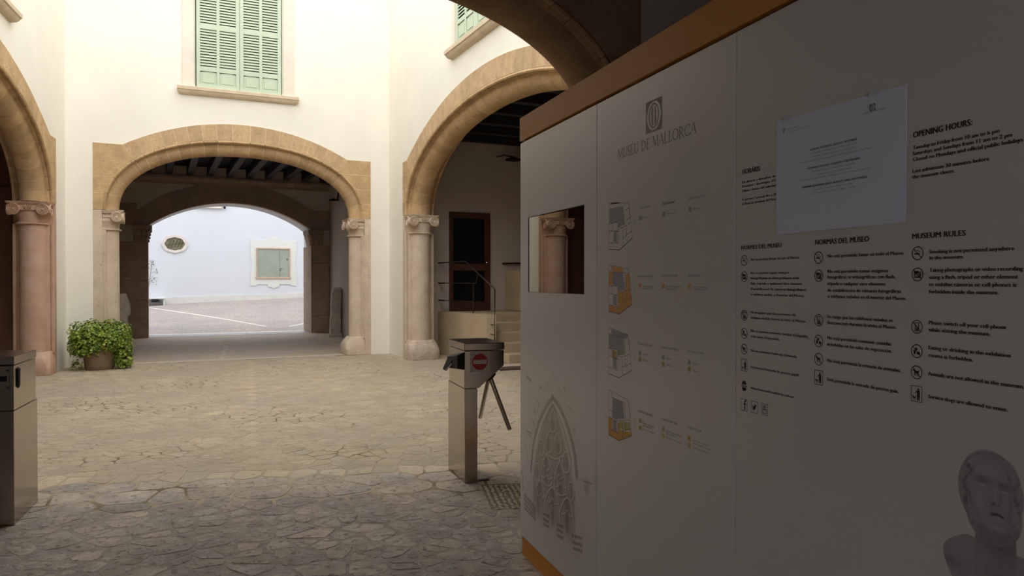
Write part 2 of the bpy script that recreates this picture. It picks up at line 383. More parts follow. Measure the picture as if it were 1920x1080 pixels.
# portico: the street wall behind the camera has a wide doorway
mb = MB(); mb.box(W3, (-4.6, -4.2, 0), (-2.4, -3.9, CZ)); mb.box(W3, (-.3, -4.2, 0), (6.4, -3.9, CZ)); mb.box(W3, (-2.4, -4.2, 2.9), (-.3, -3.9, CZ)); struct(mb.build('wall_street', GATE, None))
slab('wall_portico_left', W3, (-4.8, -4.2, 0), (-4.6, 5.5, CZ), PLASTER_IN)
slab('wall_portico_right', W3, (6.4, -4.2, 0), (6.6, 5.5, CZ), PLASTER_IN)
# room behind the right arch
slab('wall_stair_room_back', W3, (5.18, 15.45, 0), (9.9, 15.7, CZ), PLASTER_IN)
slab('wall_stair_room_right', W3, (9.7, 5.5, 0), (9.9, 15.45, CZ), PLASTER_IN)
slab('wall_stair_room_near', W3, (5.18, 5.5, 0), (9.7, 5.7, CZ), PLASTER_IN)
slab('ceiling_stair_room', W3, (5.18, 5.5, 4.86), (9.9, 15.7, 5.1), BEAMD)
cr = WP and bpy.data.objects['ceiling_stair_room']
for i in range(11):
    MB().box(W3, (5.2, 5.9+i*.9, 4.60), (9.68, 6.06+i*.9, 4.85)).build('ceiling_beam', BEAM, cr, bevel=.01)
# room behind the left arch
slab('wall_left_room_back', W3, (-7.5, 16.2, 0), (-1.6, 16.48, CZ), BROWNW)
slab('wall_left_room_side', W3, (-7.7, 5.5, 0), (-7.5, 16.48, CZ), BROWNW)
slab('wall_left_room_near', W3, (-7.5, 5.5, 0), (-4.6, 5.7, CZ), BROWNW)
slab('ceiling_left_room', W3, (-7.7, 5.5, 4.86), (-2.0, 16.48, 5.1), BEAMD)
bpy.data.objects['ceiling_left_room'].location.z += .02
# timber leaves lining the far wall of the left room
lr = bpy.data.objects['wall_left_room_back']
for i in range(14):
    MB().box(W3, (-5.6+i*.27, 16.165, .02), (-5.6+i*.27+.262, 16.198, 3.3)).build('timber_board', BROWNW, lr, bevel=.004)
# gallery behind the far arch
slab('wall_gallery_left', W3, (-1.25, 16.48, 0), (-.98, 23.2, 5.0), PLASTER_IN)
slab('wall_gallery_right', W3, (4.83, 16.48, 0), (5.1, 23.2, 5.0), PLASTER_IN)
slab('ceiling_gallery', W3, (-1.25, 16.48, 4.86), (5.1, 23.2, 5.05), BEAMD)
cg = bpy.data.objects['ceiling_gallery']
for i in range(11):
    MB().box(W3, (-.80+i*.53, 16.5, 4.60), (-.80+i*.53+.17, 23.1, 4.855)).build('ceiling_joist', BEAM, cg, bevel=.01)
# end wall of the gallery with a segmental arch towards the street court
END = Frame((0, 23.2), (1, 0), (0, 1)); TE = 1.25
def seg(x, apex, half, rise, cx=2.03):
    R = (half*half+rise*rise)/(2*rise); return apex-R+math.sqrt(max(0, R*R-(x-cx)**2))
XL, XR, CX = -.20, 4.26, 2.03; HF = (XR-XL)/2
out = [(XL-.01, 0), (XL-.01, 3.13)]+[(XL+(XR-XL)*i/30, seg(XL+(XR-XL)*i/30, 3.86, HF, .72)+.01) for i in range(1, 30)]+[(XR+.01, 3.13), (XR+.01, 0)]
wall_with_hole('wall_gallery_end', END, -14, 20, out, PLASTER_COOL, h=12.5, t=TE)
bpy.data.objects['wall_gallery_end'].data.materials.append(PLASTER_IN)
for p in bpy.data.objects['wall_gallery_end'].data.polygons:
    c = p.center+bpy.data.objects['wall_gallery_end'].location
    if c.y < 23.25: p.material_index = 1
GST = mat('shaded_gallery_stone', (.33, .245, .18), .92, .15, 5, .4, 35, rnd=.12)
R = root('stone_arch', 'low dark segmental arch at the end of the gallery, framing the white street court', 'arch', (CX, 23.2, 3.14), 'courtyard arches')
nv = 19; core = MB()
for i in range(nv):
    xs = [XL+(XR-XL)*(i+k/3)/nv for k in range(4)]
    inn = [(x, seg(x, 3.86, HF, .72)) for x in xs]; Rr = (HF*HF+.72*.72)/(1.44); cz = 3.86-Rr
    outp = []
    for x, z in reversed(inn):
        d = Vector((x-CX, z-cz)).normalized(); k = .50+.12*(1-abs(x-CX)/HF); outp.append((x+d.x*k, z+d.y*k))
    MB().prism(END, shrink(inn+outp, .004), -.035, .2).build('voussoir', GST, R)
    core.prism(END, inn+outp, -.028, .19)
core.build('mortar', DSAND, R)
for side, (xa, xb) in (('left', (-.95, XL)), ('right', (XR, 4.82))):
    z = 0; k = 0
    P_ = root('stone_pier', 'dark stone pier %s of the gallery-end opening, with carved capital' % side, 'pier', ((xa+xb)/2, 23.3, 0), 'gallery piers')
    for k in range(5):
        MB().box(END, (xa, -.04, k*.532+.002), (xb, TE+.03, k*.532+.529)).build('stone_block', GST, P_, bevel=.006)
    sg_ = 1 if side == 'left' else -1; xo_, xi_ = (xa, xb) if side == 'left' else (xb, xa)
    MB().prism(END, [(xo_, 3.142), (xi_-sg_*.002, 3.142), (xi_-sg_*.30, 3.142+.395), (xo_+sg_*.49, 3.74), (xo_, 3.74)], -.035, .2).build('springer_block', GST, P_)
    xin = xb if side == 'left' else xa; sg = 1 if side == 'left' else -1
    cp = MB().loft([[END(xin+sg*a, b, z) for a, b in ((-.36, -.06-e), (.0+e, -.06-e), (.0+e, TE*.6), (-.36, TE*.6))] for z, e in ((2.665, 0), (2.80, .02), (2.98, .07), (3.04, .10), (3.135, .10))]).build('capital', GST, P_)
    for j, (z, e) in enumerate(((2.76, .02), (2.93, .06))):
        for q in range(3):
            MB().tube([END(xin+sg*(-.31+q*.13+j*.05), -.06-e, z-.09), END(xin+sg*(-.30+q*.13+j*.05), -.075-e, z), END(xin+sg*(-.27+q*.13+j*.05), -.11-e, z+.07), END(xin+sg*(-.26+q*.13+j*.05), -.13-e, z+.045)], [.03, .045, .03, .015], 6).build('carved_leaf', GST, cp)
    for z, e in ((2.70, .0), (2.79, .02), (2.88, .035), (2.97, .06)):
        MB().ball(END(xin+sg*(.01+e), .02, z), .035, .06, .04, 6, 4).build('carved_leaf', GST, cp)
# stone cornice under the gallery ceiling
cn = root('stone_cornice', 'long moulded stone cornice under the black gallery ceiling', 'cornice', (1.9, 23.1, 4.3))
for i in range(11):
    x0 = -.97+i*.527
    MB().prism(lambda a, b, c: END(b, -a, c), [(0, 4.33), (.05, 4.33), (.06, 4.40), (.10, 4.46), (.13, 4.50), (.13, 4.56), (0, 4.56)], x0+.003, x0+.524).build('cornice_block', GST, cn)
# ------------------------------------------------------------------ street court beyond
def zg(x, y): return max(0, min(1.2, (y-24.45)/11.55))*(.546+.0417*x)
V = []; F = []; nx, ny = 18, 14
xs = np.linspace(-13.8, 19.8, nx); ys = np.linspace(24.45, 36.3, ny)
for y in ys:
    for x in xs: V.append((x, y, zg(x, y)))
for j in range(ny-1):
    for i in range(nx-1): F.append((j*nx+i, j*nx+i+1, (j+1)*nx+i+1, (j+1)*nx+i))
struct(mesh('floor_street_court', V, F, PEBBLE2, None, fix=False))
slab('wall_street_court_far', W3, (-14, 36, -.1), (20, 36.4, 12.5), PLASTER_COOL)  # unseen upper walls of this court raised to cut its skylight
slab('wall_street_court_left', W3, (-14.3, 24.45, -.1), (-14, 36.4, 12.5), PLASTER_COOL)
slab('wall_street_court_right', W3, (20, 24.45, -.1), (20.3, 36.4, 12.5), PLASTER_COOL)
FAR = Frame((0, 36), (1, 0), (0, 1))
bb = MB(); bb.prism(FAR, [(-14, zg(-14, 36)-.1), (20, zg(20, 36)-.1), (20, 1.60), (6.5, 1.02), (-.25, .85), (-14, .5)], -.03, 0)
struct(bb.build('baseboard_street_court', mat('stained_plinth_render', (.66, .64, .59), .9, .08, 2), None))
def strip(a, b, w_, nm='pale paving strip', n=12):
    a = Vector(a); b = Vector(b); d = (b-a).normalized(); s = Vector((-d.y, d.x))*w_/2; rings = []
    for i in range(n+1):
        p = a+(b-a)*i/n; L_, R_ = p+s, p-s
        rings.append([(L_.x, L_.y, zg(L_.x, L_.y)-.02), (L_.x, L_.y, zg(L_.x, L_.y)+.012), (R_.x, R_.y, zg(R_.x, R_.y)+.012), (R_.x, R_.y, zg(R_.x, R_.y)-.02)])
    return MB().loft(rings).build('paving_strip', STRIPE, bpy.data.objects['floor_street_court'])
strip((-.9, 36.9-.9), (3.28, 25.69), .075); strip((3.95, 25.5), (10.5, 33.3), .07)
# oval window
def shape(pts, fr, d0, d1): return MB().prism(fr, pts, d0, d1)
def oval(rx, ry, lobes=0, n=48, cx=.742, cz=3.21):
    o = []
    for k in range(n):
        t = 2*math.pi*k/n; r = 1+lobes*(math.cos(2*t)*.5-.2+abs(math.cos(4*t))*.7); o.append((cx+rx*r*math.cos(t), cz+ry*r*math.sin(t)))
    return o
R = struct(root('window_3', None, None, (.742, 36, 2.77)))
o1 = oval(.50, .40, .08); i1 = oval(.37, .29, .10); mb = MB(); n = len(o1)
for d0 in (-.05,):
    V = [FAR(x, d0, z) for x, z in o1]+[FAR(x, d0, z) for x, z in i1]+[FAR(x, .0, z) for x, z in o1]+[FAR(x, -.004, z) for x, z in i1]
    mb.add(V, [(i, (i+1) % n, n+(i+1) % n, n+i) for i in range(n)]+[(i, (i+1) % n, 2*n+(i+1) % n, 2*n+i) for i in range(n)]+[(n+i, n+(i+1) % n, 3*n+(i+1) % n, 3*n+i) for i in range(n)])
mb.build('window_frame', mat('rosy_stone_frame', (.66, .585, .54), .85, .08, 6), R)
shape(oval(.378, .295, .10), FAR, -.008, -.002).build('pane', mat('olive_glass', (.17, .155, .09), .25, .3, 5), R)
for k in range(5):
    MB().tube([FAR(.46+k*.13, -.02, 3.0+.02*k), FAR(.60+k*.12, -.02, 3.38-.01*k)], .008, 5).build('lead_bar', IRON, R)
MB().tube([FAR(.40, -.02, 3.14), FAR(1.08, -.02, 3.27)], .008, 5).build('lead_bar', IRON, R)
# big square window with a baroque stone frame
R = struct(root('window_4', None, None, (4.9, 36, 1.23)))
L0, R0, Tp, Bt = 3.89, 5.935, 3.485, 1.36
o = [(L0, Bt), (L0+.0, 2.0), (L0+.05, 2.1), (L0+.05, 2.55), (L0, 2.65), (L0, Tp+.015), (L0+.22, Tp-.04), (L0+.62, Tp-.05), (L0+.80, Tp+.02), (L0+.84, Tp+.09), (L0+.93, Tp+.10), (L0+.98, Tp+.165), (L0+1.08, Tp+.17), (L0+1.13, Tp+.10), (L0+1.22, Tp+.09), (L0+1.27, Tp+.02), (L0+1.45, Tp-.05), (R0-.22, Tp-.045), (R0, Tp), (R0, 2.65), (R0-.05, 2.55), (R0-.05, 2.1), (R0, 2.0), (R0, Bt), (R0-.22, Bt), (R0-.28, Bt+.06), (R0-.75, Bt+.07), (R0-.80, Bt-.06), (R0-.95, Bt-.08), (R0-1.02, Bt-.13), (R0-1.12, Bt-.08), (R0-1.26, Bt-.06), (R0-1.30, Bt+.06), (R0-1.75, Bt+.07), (L0+.22, Bt)]
shape(o, FAR, -.03, -.001).build('stone_frame', mat('cream_stone_frame', (.67, .665, .60), .88, .04, 4), R)
w0, w1, z0, z1 = 4.138, 5.657, 1.71, 3.107
for a, b in (((w0-.03, z0-.03), (w1+.03, z0+.06)), ((w0, z1-.06), (w1, z1)), ((w0, z0+.061), (w0+.06, z1-.061)), ((w1-.06, z0+.061), (w1, z1-.061))):
    MB().box(FAR, (a[0], -.075, a[1]), (b[0], -.031, b[1])).build('frame_bar', WINFR, R, bevel=.006)
MB().box(FAR, (w0+.061, -.045, z0+.061), (w1-.061, -.033, z1-.061)).build('pane', PANEG, R)
MB().box(FAR, (w0+1.03, -.05, z0+.08), (w0+1.045, -.0455, z1-.08)).build('inner_door_edge', mat('grey_door_edge', (.16, .17, .14), .6, 0), R)
MB().box(FAR, (w0+1.05, -.05, z0+.42), (w0+1.17, -.0455, z0+.45)).add([], []).build('door_handle', IRON, R)
MB().box(FAR, (w0+1.05, -.05, z0+.34), (w0+1.09, -.0455, z0+.39)).build('door_lock', IRON, R)
MB().box(FAR, (w0+1.36, -.05, z0+.82), (w0+1.40, -.0455, z0+.92)).build('wall_switch', IRON, R)
# window sill and hanging lantern seen under the arch crown
t = MB().box(FAR, (1.55, -.10, 4.84), (2.68, -.001, 5.10)).build('window_sill', SURR, None); tag(t, 'cream stone sill high on the white street court wall', 'sill')
R = root('hanging_lantern', 'small black lantern hanging against the white court wall under the arch crown', 'lantern', FAR(2.79, -.10, 4.80))
MB().tube([FAR(2.79, -.10, 5.25), FAR(2.79, -.10, 5.02)], .02, 6).build('rod', BLACK, R); MB().lathe(FAR(2.79, -.10, 4.82), [(.03, 0), (.045, .05), (.055, .16), (.03, .20), (.02, .22)], 8).build('lamp_body', BLACK, R)
MB().box(FAR, (2.77, -.10, 5.22), (2.81, -.001, 5.26)).build('bracket', BLACK, R)
# bench at the left
R = root('stone_bench', 'pale stone bench against the white court wall, left side of the arch view', 'bench', (-.2, 35.6, zg(-.2, 35.6)))
MB().box(W3, (-1.3, 35.45, .80), (.33, 35.95, .86)).build('seat', mat('pale_bench_stone', (.62, .64, .63), .8, .05, 6), R, bevel=.01)
MB().box(W3, (.27, 35.48, .50), (.33, 35.93, .80)).build('leg', MATS['pale_bench_stone'], R); MB().box(W3, (-1.28, 35.48, .40), (-1.2, 35.93, .80)).build('leg', MATS['pale_bench_stone'], R)
t = MB().box(W3, (-.20, 35.88, .66), (.10, 35.965, .79)).build('grille', mat('grey_vent', (.10, .10, .10), .7, 0), None, bevel=.004); tag(t, 'dark grey vent grille in the court wall below the bench seat', 'vent')
# climbing plant
R = root('climbing_plant', 'thin climbing plant with sparse leaves on the white court wall', 'plant', FAR(-.35, -.02, .6))
st = MB(); lf = MB()
st.tube([FAR(-.35, -.05, .55), FAR(-.30, -.04, 1.3), FAR(-.22, -.04, 1.9), (FAR(-.16, -.04, 2.4))], .008, 5); st.tube([FAR(-.28, -.04, 1.5), FAR(-.05, -.04, 1.75), FAR(.08, -.04, 1.7)], .005, 5)
for i in range(46):
    z = random.uniform(1.4, 2.5); x = -.25+random.uniform(-.12, .30)*(.5 if z > 2.1 else 1); q = random.uniform(.02, .045); a = random.uniform(0, 3.1)
    c, s_ = math.cos(a)*q, math.sin(a)*q
    lf.add([FAR(x-c, -.05, z-s_), FAR(x+s_*.4, -.065, z-c*.4), FAR(x+c, -.05, z+s_), FAR(x-s_*.4, -.065, z+c*.4)], [(0, 1, 2, 3)])
st.build('stem', mat('twig_brown', (.12, .09, .06), .9, 0), R); o = lf.build('foliage', mat('dull_leaf', (.10, .12, .07), .7, .2, 8), R, fix=False); o['kind'] = 'stuff'

# ------------------------------------------------------------------ ground
fl = struct(MB().box(W3, (-7.7, -6.5, -.3), (9.9, 16.0, -.0016)).build('floor', JOINT, None))
q_ = [(-4.6, -3.9), (6.4, -3.9), (6.4, 3.75), (4.6, 4.32), (-4.6, 7.32)]
MB().prism(W3, q_, -.02, -.0012, axis='z').build('portico_bed', JOINT2, fl)
struct(MB().box(W3, (-1.25, 16.0, -.3), (5.1, 24.46, -.002)).build('floor_gallery', PEBBLE, None))
fg = bpy.data.objects['floor_gallery']
def gs(a, b, w_, z=0.001, nm='paving_strip', m=None, n=1):
    a = Vector(a); b = Vector(b)
    for i in range(n):
        p = a+(b-a)*i/n; q = a+(b-a)*(i+.985)/n; d = (q-p).normalized(); s = Vector((-d.y, d.x))*w_/2
        MB().prism(W3, [(p+s)[:], (p-s)[:], (q-s)[:], (q+s)[:]], -.03, z, axis='z').build(nm, m or STRIPE, fg)
STR2 = mat('worn_marble_strip', (.56, .49, .39), .8, .12, 6)
gs((-.95, 20.9), (1.63, 19.7), .07, m=STR2); gs((1.63, 19.7), (4.8, 20.6), .07, m=STR2); gs((1.5, 18.5), (4.7, 19.9), .07, m=STR2); gs((-.9, 20.0), (2.3, 18.55), .06, m=STR2)
gs((1.2, 16.3), (1.55, 19.6), .10, m=STR2); gs((-.98, 16.15), (4.83, 16.15), .22, m=STR2, n=9); gs((-.9, 17.6), (4.7, 17.3), .05, m=STR2)
THR = mat('worn_threshold_slab', (.34, .33, .34), .28, .15, 3, .4, 20)
for k in range(3): gs((-.19, 23.42+k*.33), (4.25, 23.30+k*.33), .315, .004, 'threshold_slab', THR, n=5)
# irregular paving stones (Voronoi cells clipped in plain Python)
seeds = []
def okp(x, y):
    if y > 15.93: return False
    if x > 4.6 and y > 6.1 and x > 9.6: return False
    return True
BLINE = lambda x: 6.42-.325*x      # the two courses of long slabs under the near arch
DX = lambda y: .727+(y-6.65)*.1069  # centre line of the drain strip
def cell_size(y): return .15 if y < 6.2 else .155
y = .9
rows = []
grid = {}
def addseed(x, y, k):
    seeds.append((x, y, k)); grid.setdefault((int(x//.5), int(y//.5)), []).append(len(seeds)-1)
for j in range(2):
    x = -4.5
    while x < 4.6:
        L_ = random.uniform(.34, .72); addseed(x+L_/2, BLINE(x)+(.0 if j else -.36)+random.uniform(-.015, .015), 1); 
        if L_ > .5: addseed(x+L_*.2, BLINE(x)+(.0 if j else -.36), 2)
        x += L_
for j in range(1):
    x = -4.5
    while x < 4.6:
        L_ = random.uniform(.16, .24); addseed(x+L_/2, BLINE(x)+.25+random.uniform(-.01, .01), 1); x += L_
yy = 6.95
while yy < 15.7:
    L_ = .37; addseed(DX(yy), yy, 1)
    for sg in (-1, 1):
        addseed(DX(yy)+sg*.155, yy-.09, 0); addseed(DX(yy+.18)+sg*.155, yy+.09, 0)
    yy += L_
y = .9
while y < 15.95:
    st = cell_size(y); x = -7.4 if y > 6.3 else -4.4
    xm = 9.4 if y > 6.3 else 6.2
    while x < xm:
        jx = x+random.uniform(-.5, .5)*st*.85; jy = y+random.uniform(-.5, .5)*st*.85
        far = (x < -3.2 and y > 6) or (x > 5.4); skip = random.random() < .26
        if not (abs(jy-(BLINE(jx)-.07)) < .53 and jx < 4.6) and not (abs(jx-DX(jy)) < .27 and jy > 6.75) and not (far and random.random() < .45):
            if not skip: addseed(jx, jy, 0)
            if random.random() < .12: addseed(jx+.09*random.choice((-1, 1)), jy+.05, 0)
        x += st*(1.25 if y > 6.3 else 1.15)*random.uniform(.8, 1.25)
    y += st*.86
def clip(poly, mx, my, nx, ny):
    o = []; n = len(poly)
    for i in range(n):
        a = poly[i]; b = poly[(i+1) % n]; da = (a[0]-mx)*nx+(a[1]-my)*ny; db = (b[0]-mx)*nx+(b[1]-my)*ny
        if da <= 0: o.append(a)
        if (da < 0 < db) or (db < 0 < da):
            t = da/(da-db); o.append((a[0]+(b[0]-a[0])*t, a[1]+(b[1]-a[1])*t))
    return o
cam2 = (0, 0); fwd = (math.sin(YAW), math.cos(YAW)); rgt = (math.cos(YAW), -math.sin(YAW))
cells = []
for i, (x, y, k) in enumerate(seeds):
    r = .42 if k else .36; poly = [(x-r, y-r), (x+r, y-r), (x+r, y+r), (x-r, y+r)]; nb = []
    gx, gy = int(x//.5), int(y//.5)
    for a in (-2, -1, 0, 1, 2):
        for b in (-2, -1, 0, 1, 2):
            for j in grid.get((gx+a, gy+b), ()):
                if j != i:
                    dx, dy = seeds[j][0]-x, seeds[j][1]-y; d2 = dx*dx+dy*dy
                    if d2 < .75: nb.append((d2, dx, dy))
    nb.sort()
    for d2, dx, dy in nb[:26]:
        poly = clip(poly, x+dx/2, y+dy/2, dx, dy)
        if len(poly) < 3: break
    poly = clip(poly, 0, 15.88, 0, 1)
    if len(poly) < 3: continue
    f = x*fwd[0]+y*fwd[1]; l = x*rgt[0]+y*rgt[1]
    cells.append((f, l, x, y, k, poly))
STV = []; STF = []; STC = []; STM = []
vis = []
for c in cells:
    f, l, x, y, k, poly = c
    if abs(x-2.2) < .05 and False: continue
    u = 960+1400*l/max(f, .3); v = 526+2240/max(f, .3)
    c_vis = f > 3.6 and -60 < u < 985 and v < 1120
    vis.append((0 if c_vis else 1, f, c))
vis.sort(key=lambda q: (q[0], q[1]))
def stone(c):
    f, l, x, y, k, poly = c
    n = len(poly); cx = sum(p[0] for p in poly)/n; cy = sum(p[1] for p in poly)/n
    # round the corners a little
    pp = []
    for i in range(n):
        a = poly[i-1]; b = poly[i]; d = poly[(i+1) % n]
        ab = math.hypot(a[0]-b[0], a[1]-b[1]); bd = math.hypot(d[0]-b[0], d[1]-b[1])
        if ab < .02: continue
        q_ = random.uniform(.012, .04); t1 = min(.45, q_/ab); t2 = min(.45, q_/max(bd, 1e-4)); pp.append((b[0]+(a[0]-b[0])*t1, b[1]+(a[1]-b[1])*t1)); pp.append((b[0]+(d[0]-b[0])*t2, b[1]+(d[1]-b[1])*t2))
    n = len(pp)
    if n < 3: return None
    rad = max(.03, sum(math.hypot(p[0]-cx, p[1]-cy) for p in pp)/n)
    gap = random.choice([.0015, .0025, .004, .006]) if k == 0 else .006
    if y < BLINE(x)-.5: gap += random.uniform(.002, .020)
    elif k and y < BLINE(x)+.4: gap = random.uniform(.008, .016)
    h = random.uniform(-.0004, .0014) if y > BLINE(x)+.4 else random.uniform(-.0004, .003); rings = []
    for g, z in ((gap, -.014), (gap+.001, h-.0028), (gap+.005, h)):
        s = 1-g/rad; rings.append([(cx+(p[0]-cx)*s+random.uniform(-.002, .002), cy+(p[1]-cy)*s+random.uniform(-.002, .002), z) for p in pp])
    V = [p for r in rings for p in r]; V.append((cx, cy, h+random.uniform(.0, .003)))
    F = [(a*n+i, a*n+(i+1) % n, (a+1)*n+(i+1) % n, (a+1)*n+i) for a in (0, 1) for i in range(n)]+[(2*n+i, 2*n+(i+1) % n, 3*n) for i in range(n)]
    b = random.uniform(.945, 1.035) if y > BLINE(x)+.4 else random.uniform(.86, 1.12)+(.05 if k else 0); wv = random.uniform(-.03, .03)
    if random.random() < .06: b *= 1.1
    if k: b *= 1.10 if y > BLINE(x)+.4 else 1.10
    return V, F, (b*(1+wv), b, b*(1-wv), 1)
def setshade(me, cols):
    at = me.color_attributes.new('shade', 'FLOAT_COLOR', 'POINT'); at.data.foreach_set('color', np.array(cols, dtype=np.float32).ravel())
cnt = 0
for _, _, c in vis:
    r = stone(c)
    if r is None: continue
    V, F, col = r
    if cnt < 298:
        o = mesh('paving_stone', V, F, STONE2 if c[3] < BLINE(c[2])+.2 else STONE, fl, fix=False); setshade(o.data, [col]*len(V)); cnt += 1
    else:
        n = len(STV); STV += V; STF += [tuple(i+n for i in q) for q in F]; STC += [col]*len(V); STM += [1 if c[3] < BLINE(c[2])+.2 else 0]*len(F)
o = mesh('paving_stones', STV, STF, STONE, fl, fix=False); setshade(o.data, STC); o.data.materials.append(STONE2); o.data.polygons.foreach_set('material_index', STM); o['kind'] = 'stuff'
print('stones', len(cells), cnt)
# ------------------------------------------------------------------ shuttered windows above the arches
def shuttered(fr, name, sa, sb, z0, htop, mirror=False, surround=.255, sill=.34, shut=True):
    """opening from sa to sb, sill line at z0"""
    R = struct(root(name, None, None, fr((sa+sb)/2, -.02, z0)))
    lo, hi = min(sa, sb), max(sa, sb)
    MB().box(fr, (lo-surround, -.035, z0-.01), (lo-.015, .002, htop)).build('stone_jamb', SURR, R, bevel=.004)
    MB().box(fr, (hi+.015, -.035, z0-.01), (hi+surround, .002, htop)).build('stone_jamb', SURR, R, bevel=.004)
    MB().box(fr, (lo-surround, -.035, htop), (hi+surround, .002, htop+.25)).build('stone_lintel', SURR, R, bevel=.004)
    sl = MB().loft([[fr(lo-sill-e, -d-.002, z), fr(hi+sill+e, -d-.002, z), fr(hi+sill+e, .002, z), fr(lo-sill-e, .002, z)] for z, d, e in ((z0-.155, .02, -.06), (z0-.135, .075, -.03), (z0-.10, .105, -.01), (z0-.075, .115, 0), (z0-.07, .135, .0), (z0-.012, .14, .0), (z0, .12, 0))]).build('sill', SILLM, R, bevel=0)
    if not shut: return R
    MB().box(fr, (lo-.012, -.0035, z0), (hi+.012, -.002, htop)).build('shade_backing', GAPSHADE, R)  # dark plate on the solid wall, standing in for shade behind the louvres
    w_ = (hi-lo)/2
    groups = [(z0+.39, z0+1.16), (z0+1.235, z0+2.0), (z0+2.075, htop-.10)]
    slat = None
    for k in range(2):
        a = lo+k*w_+.004; b = a+w_-.008; mid = (a+b)/2; fb = MB()
        D0, D1 = -.050, -.014
        def bar(x0, zz0, x1, zz1, d0=D0): fb.box(fr, (x0, d0, zz0), (x1, D1, zz1))
        st = .068
        bar(a, z0+.012, a+st, htop-.01); bar(b-st, z0+.012, b, htop-.01); bar(mid-.028, z0+.012, mid+.028, htop-.01)
        for zz0, zz1 in ((z0+.012, z0+.075), (z0+.335, z0+.39), (z0+1.16, z0+1.235), (z0+2.0, z0+2.075), (htop-.10, htop-.01)):
            bar(a+st, zz0, mid-.028, zz1, D0+.002); bar(mid+.028, zz0, b-st, zz1, D0+.002)
        leaf = fb.build('shutter', GREEN, R)
        for x0, x1 in ((a+st, mid-.028), (mid+.028, b-st)):
            xm = (x0+x1)/2; n = 8
            arc = [(x0+.004, z0+.079), (x1-.004, z0+.079)]+[(x1-.004-(x1-x0-.008)*i/n, z0+.315+.016*math.sin(math.pi*i/n)) for i in range(n+1)]
            MB().prism(fr, arc, -.032, -.016).build('field_panel', GREEN, leaf)
            i_ = [(x0+.04, z0+.112), (x1-.04, z0+.112), (x1-.04, z0+.285), (x0+.04, z0+.285)]
            MB().prism(fr, i_, -.043, -.0325).build('raised_panel', GREEN, leaf, bevel=.004)
            for g0, g1 in groups:
                m_ = int(round((g1-g0)/.0545)); stp = (g1-g0)/m_
                for q in range(m_):
                    zc = g0+stp*(q+.5)
                    if slat is None:
                        sm = MB().prism(lambda p, d, z: fr(d, p, z), [(-.044, zc-.022), (-.040, zc-.026), (-.018, zc+.014), (-.022, zc+.018)], x0, x1)
                        slat = sm.build('slat', GREEN, leaf, loc=fr(xm, -.03, zc)); sw = x1-x0
                    else:
                        o = slat.copy(); COL.objects.link(o); o.parent = leaf; L_ = fr(xm, -.03, zc); WP[o.name] = L_; o.location = L_-WP[leaf.name]
    MB().tube([fr(lo-.03, -.055, z0+.06), fr(lo-.03, -.055, htop-.3)], .006, 5).build('hinge_rod', GREEN, R); MB().tube([fr(hi+.03, -.055, z0+.06), fr(hi+.03, -.055, htop-.3)], .006, 5).build('hinge_rod', GREEN, R)
    return R
shuttered(BACK, 'window_1', .722, 2.328, 5.375, 8.0)
shuttered(RIGHT, 'window_2', 10.06, 11.74, 5.53, 8.1)
shuttered(LEFT, 'window_5', 3.36, 5.0, 5.475, 8.0, shut=False, surround=.2, sill=.36)

# ------------------------------------------------------------------ room behind the right arch
st = root('stone_staircase', 'beige rendered steps rising to the landing before the dark door', 'staircase', (6.8, 14.2, 0))
FLK = Frame((5.554, 15.44), (.163, -.9866), (.9866, .163))   # outer face of the landing wall, towards the viewer
yb = 13.54
for k in range(5):
    y0 = 12.9+.35*k
    MB().box(W3, (6.08, y0, 0), (9.0, y0+.36 if k < 4 else 15.44, .185*(k+1)-.003)).build('step', CONC, st, bevel=.012)
p = [(5.554, 15.44), (5.885, yb), (6.07, 13.46), (6.07, 15.44)]
MB().prism(W3, p, 0, .925, axis='z').build('flank_wall', CONC, st, bevel=.006)
t = MB().box(W3, (7.17, 14.62, .927), (9.0, 15.44, 1.83)).build('stair_parapet', CONC, None, bevel=.01); tag(t, 'beige rendered block right of the dark door, on the landing', 'parapet')
t = MB().box(W3, (5.5, 12.0, -.002), (9.2, 12.34, .03)).build('slab_shade_strip', mat('slab_shade_brown', (.10, .06, .045), .9, 0), None, bevel=.004); tag(t, 'dark strip standing for the shade at the slab edge before the stairs', 'shade strip')  # thin dark box added for the shade line along the slab edge
t = MB().box(W3, (5.3, 12.36, -.002), (9.2, 12.86, .015)).build('kerb_slab', WORN, None, bevel=.006); tag(t, 'pale worn slab at the foot of the stairs', 'slab')
D = struct(root('door_1', None, None, (6.3, 15.44, .925)))
fr = Frame((0, 15.45), (1, 0), (0, 1)); x0, x1, z0, z1 = 5.825, 6.79, .928, 3.11
fb = MB()
for a, b in (((x0, z0), (x0+.075, z1)), ((x1-.135, z0), (x1, z1)), ((x0+.075, z1-.13), (x1-.135, z1)), ((x0+.075, z0), (x1-.135, z0+.20)), ((x0+.075, 1.82), (x1-.135, 1.97))): fb.box(fr, (a[0], -.06, a[1]), (b[0], -.002, b[1]))
fb.build('door_frame', WOOD, D)
MB().box(fr, (x0+.075, -.032, 1.97), (x1-.135, -.02, z1-.13)).build('glass_pane', DGLASS, D); MB().box(fr, (x0+.075, -.032, z0+.20), (x1-.135, -.02, 1.82)).build('glass_pane', DGLASS, D)
MB().lathe(fr(x1-.10, -.06, 2.0), [(.012, 0), (.012, .035), (.028, .04), (.03, .055), (.015, .065)], 12, (0, -1, 0)).build('door_knob', STEEL, D)
MB().box(fr, (x1+.01, -.012, z0), (x1+.10, .001, z1+.03)).build('reveal', PLASTER_IN, D)
def flk(y, z, off=0):
    t = (15.44-y)/(15.44-yb); return Vector((5.584+t*.331-off, y, z))
rl = root('stair_railing', 'thin dark iron railing along the landing edge, sloping down beside the steps', 'railing', flk(14.0, .925))
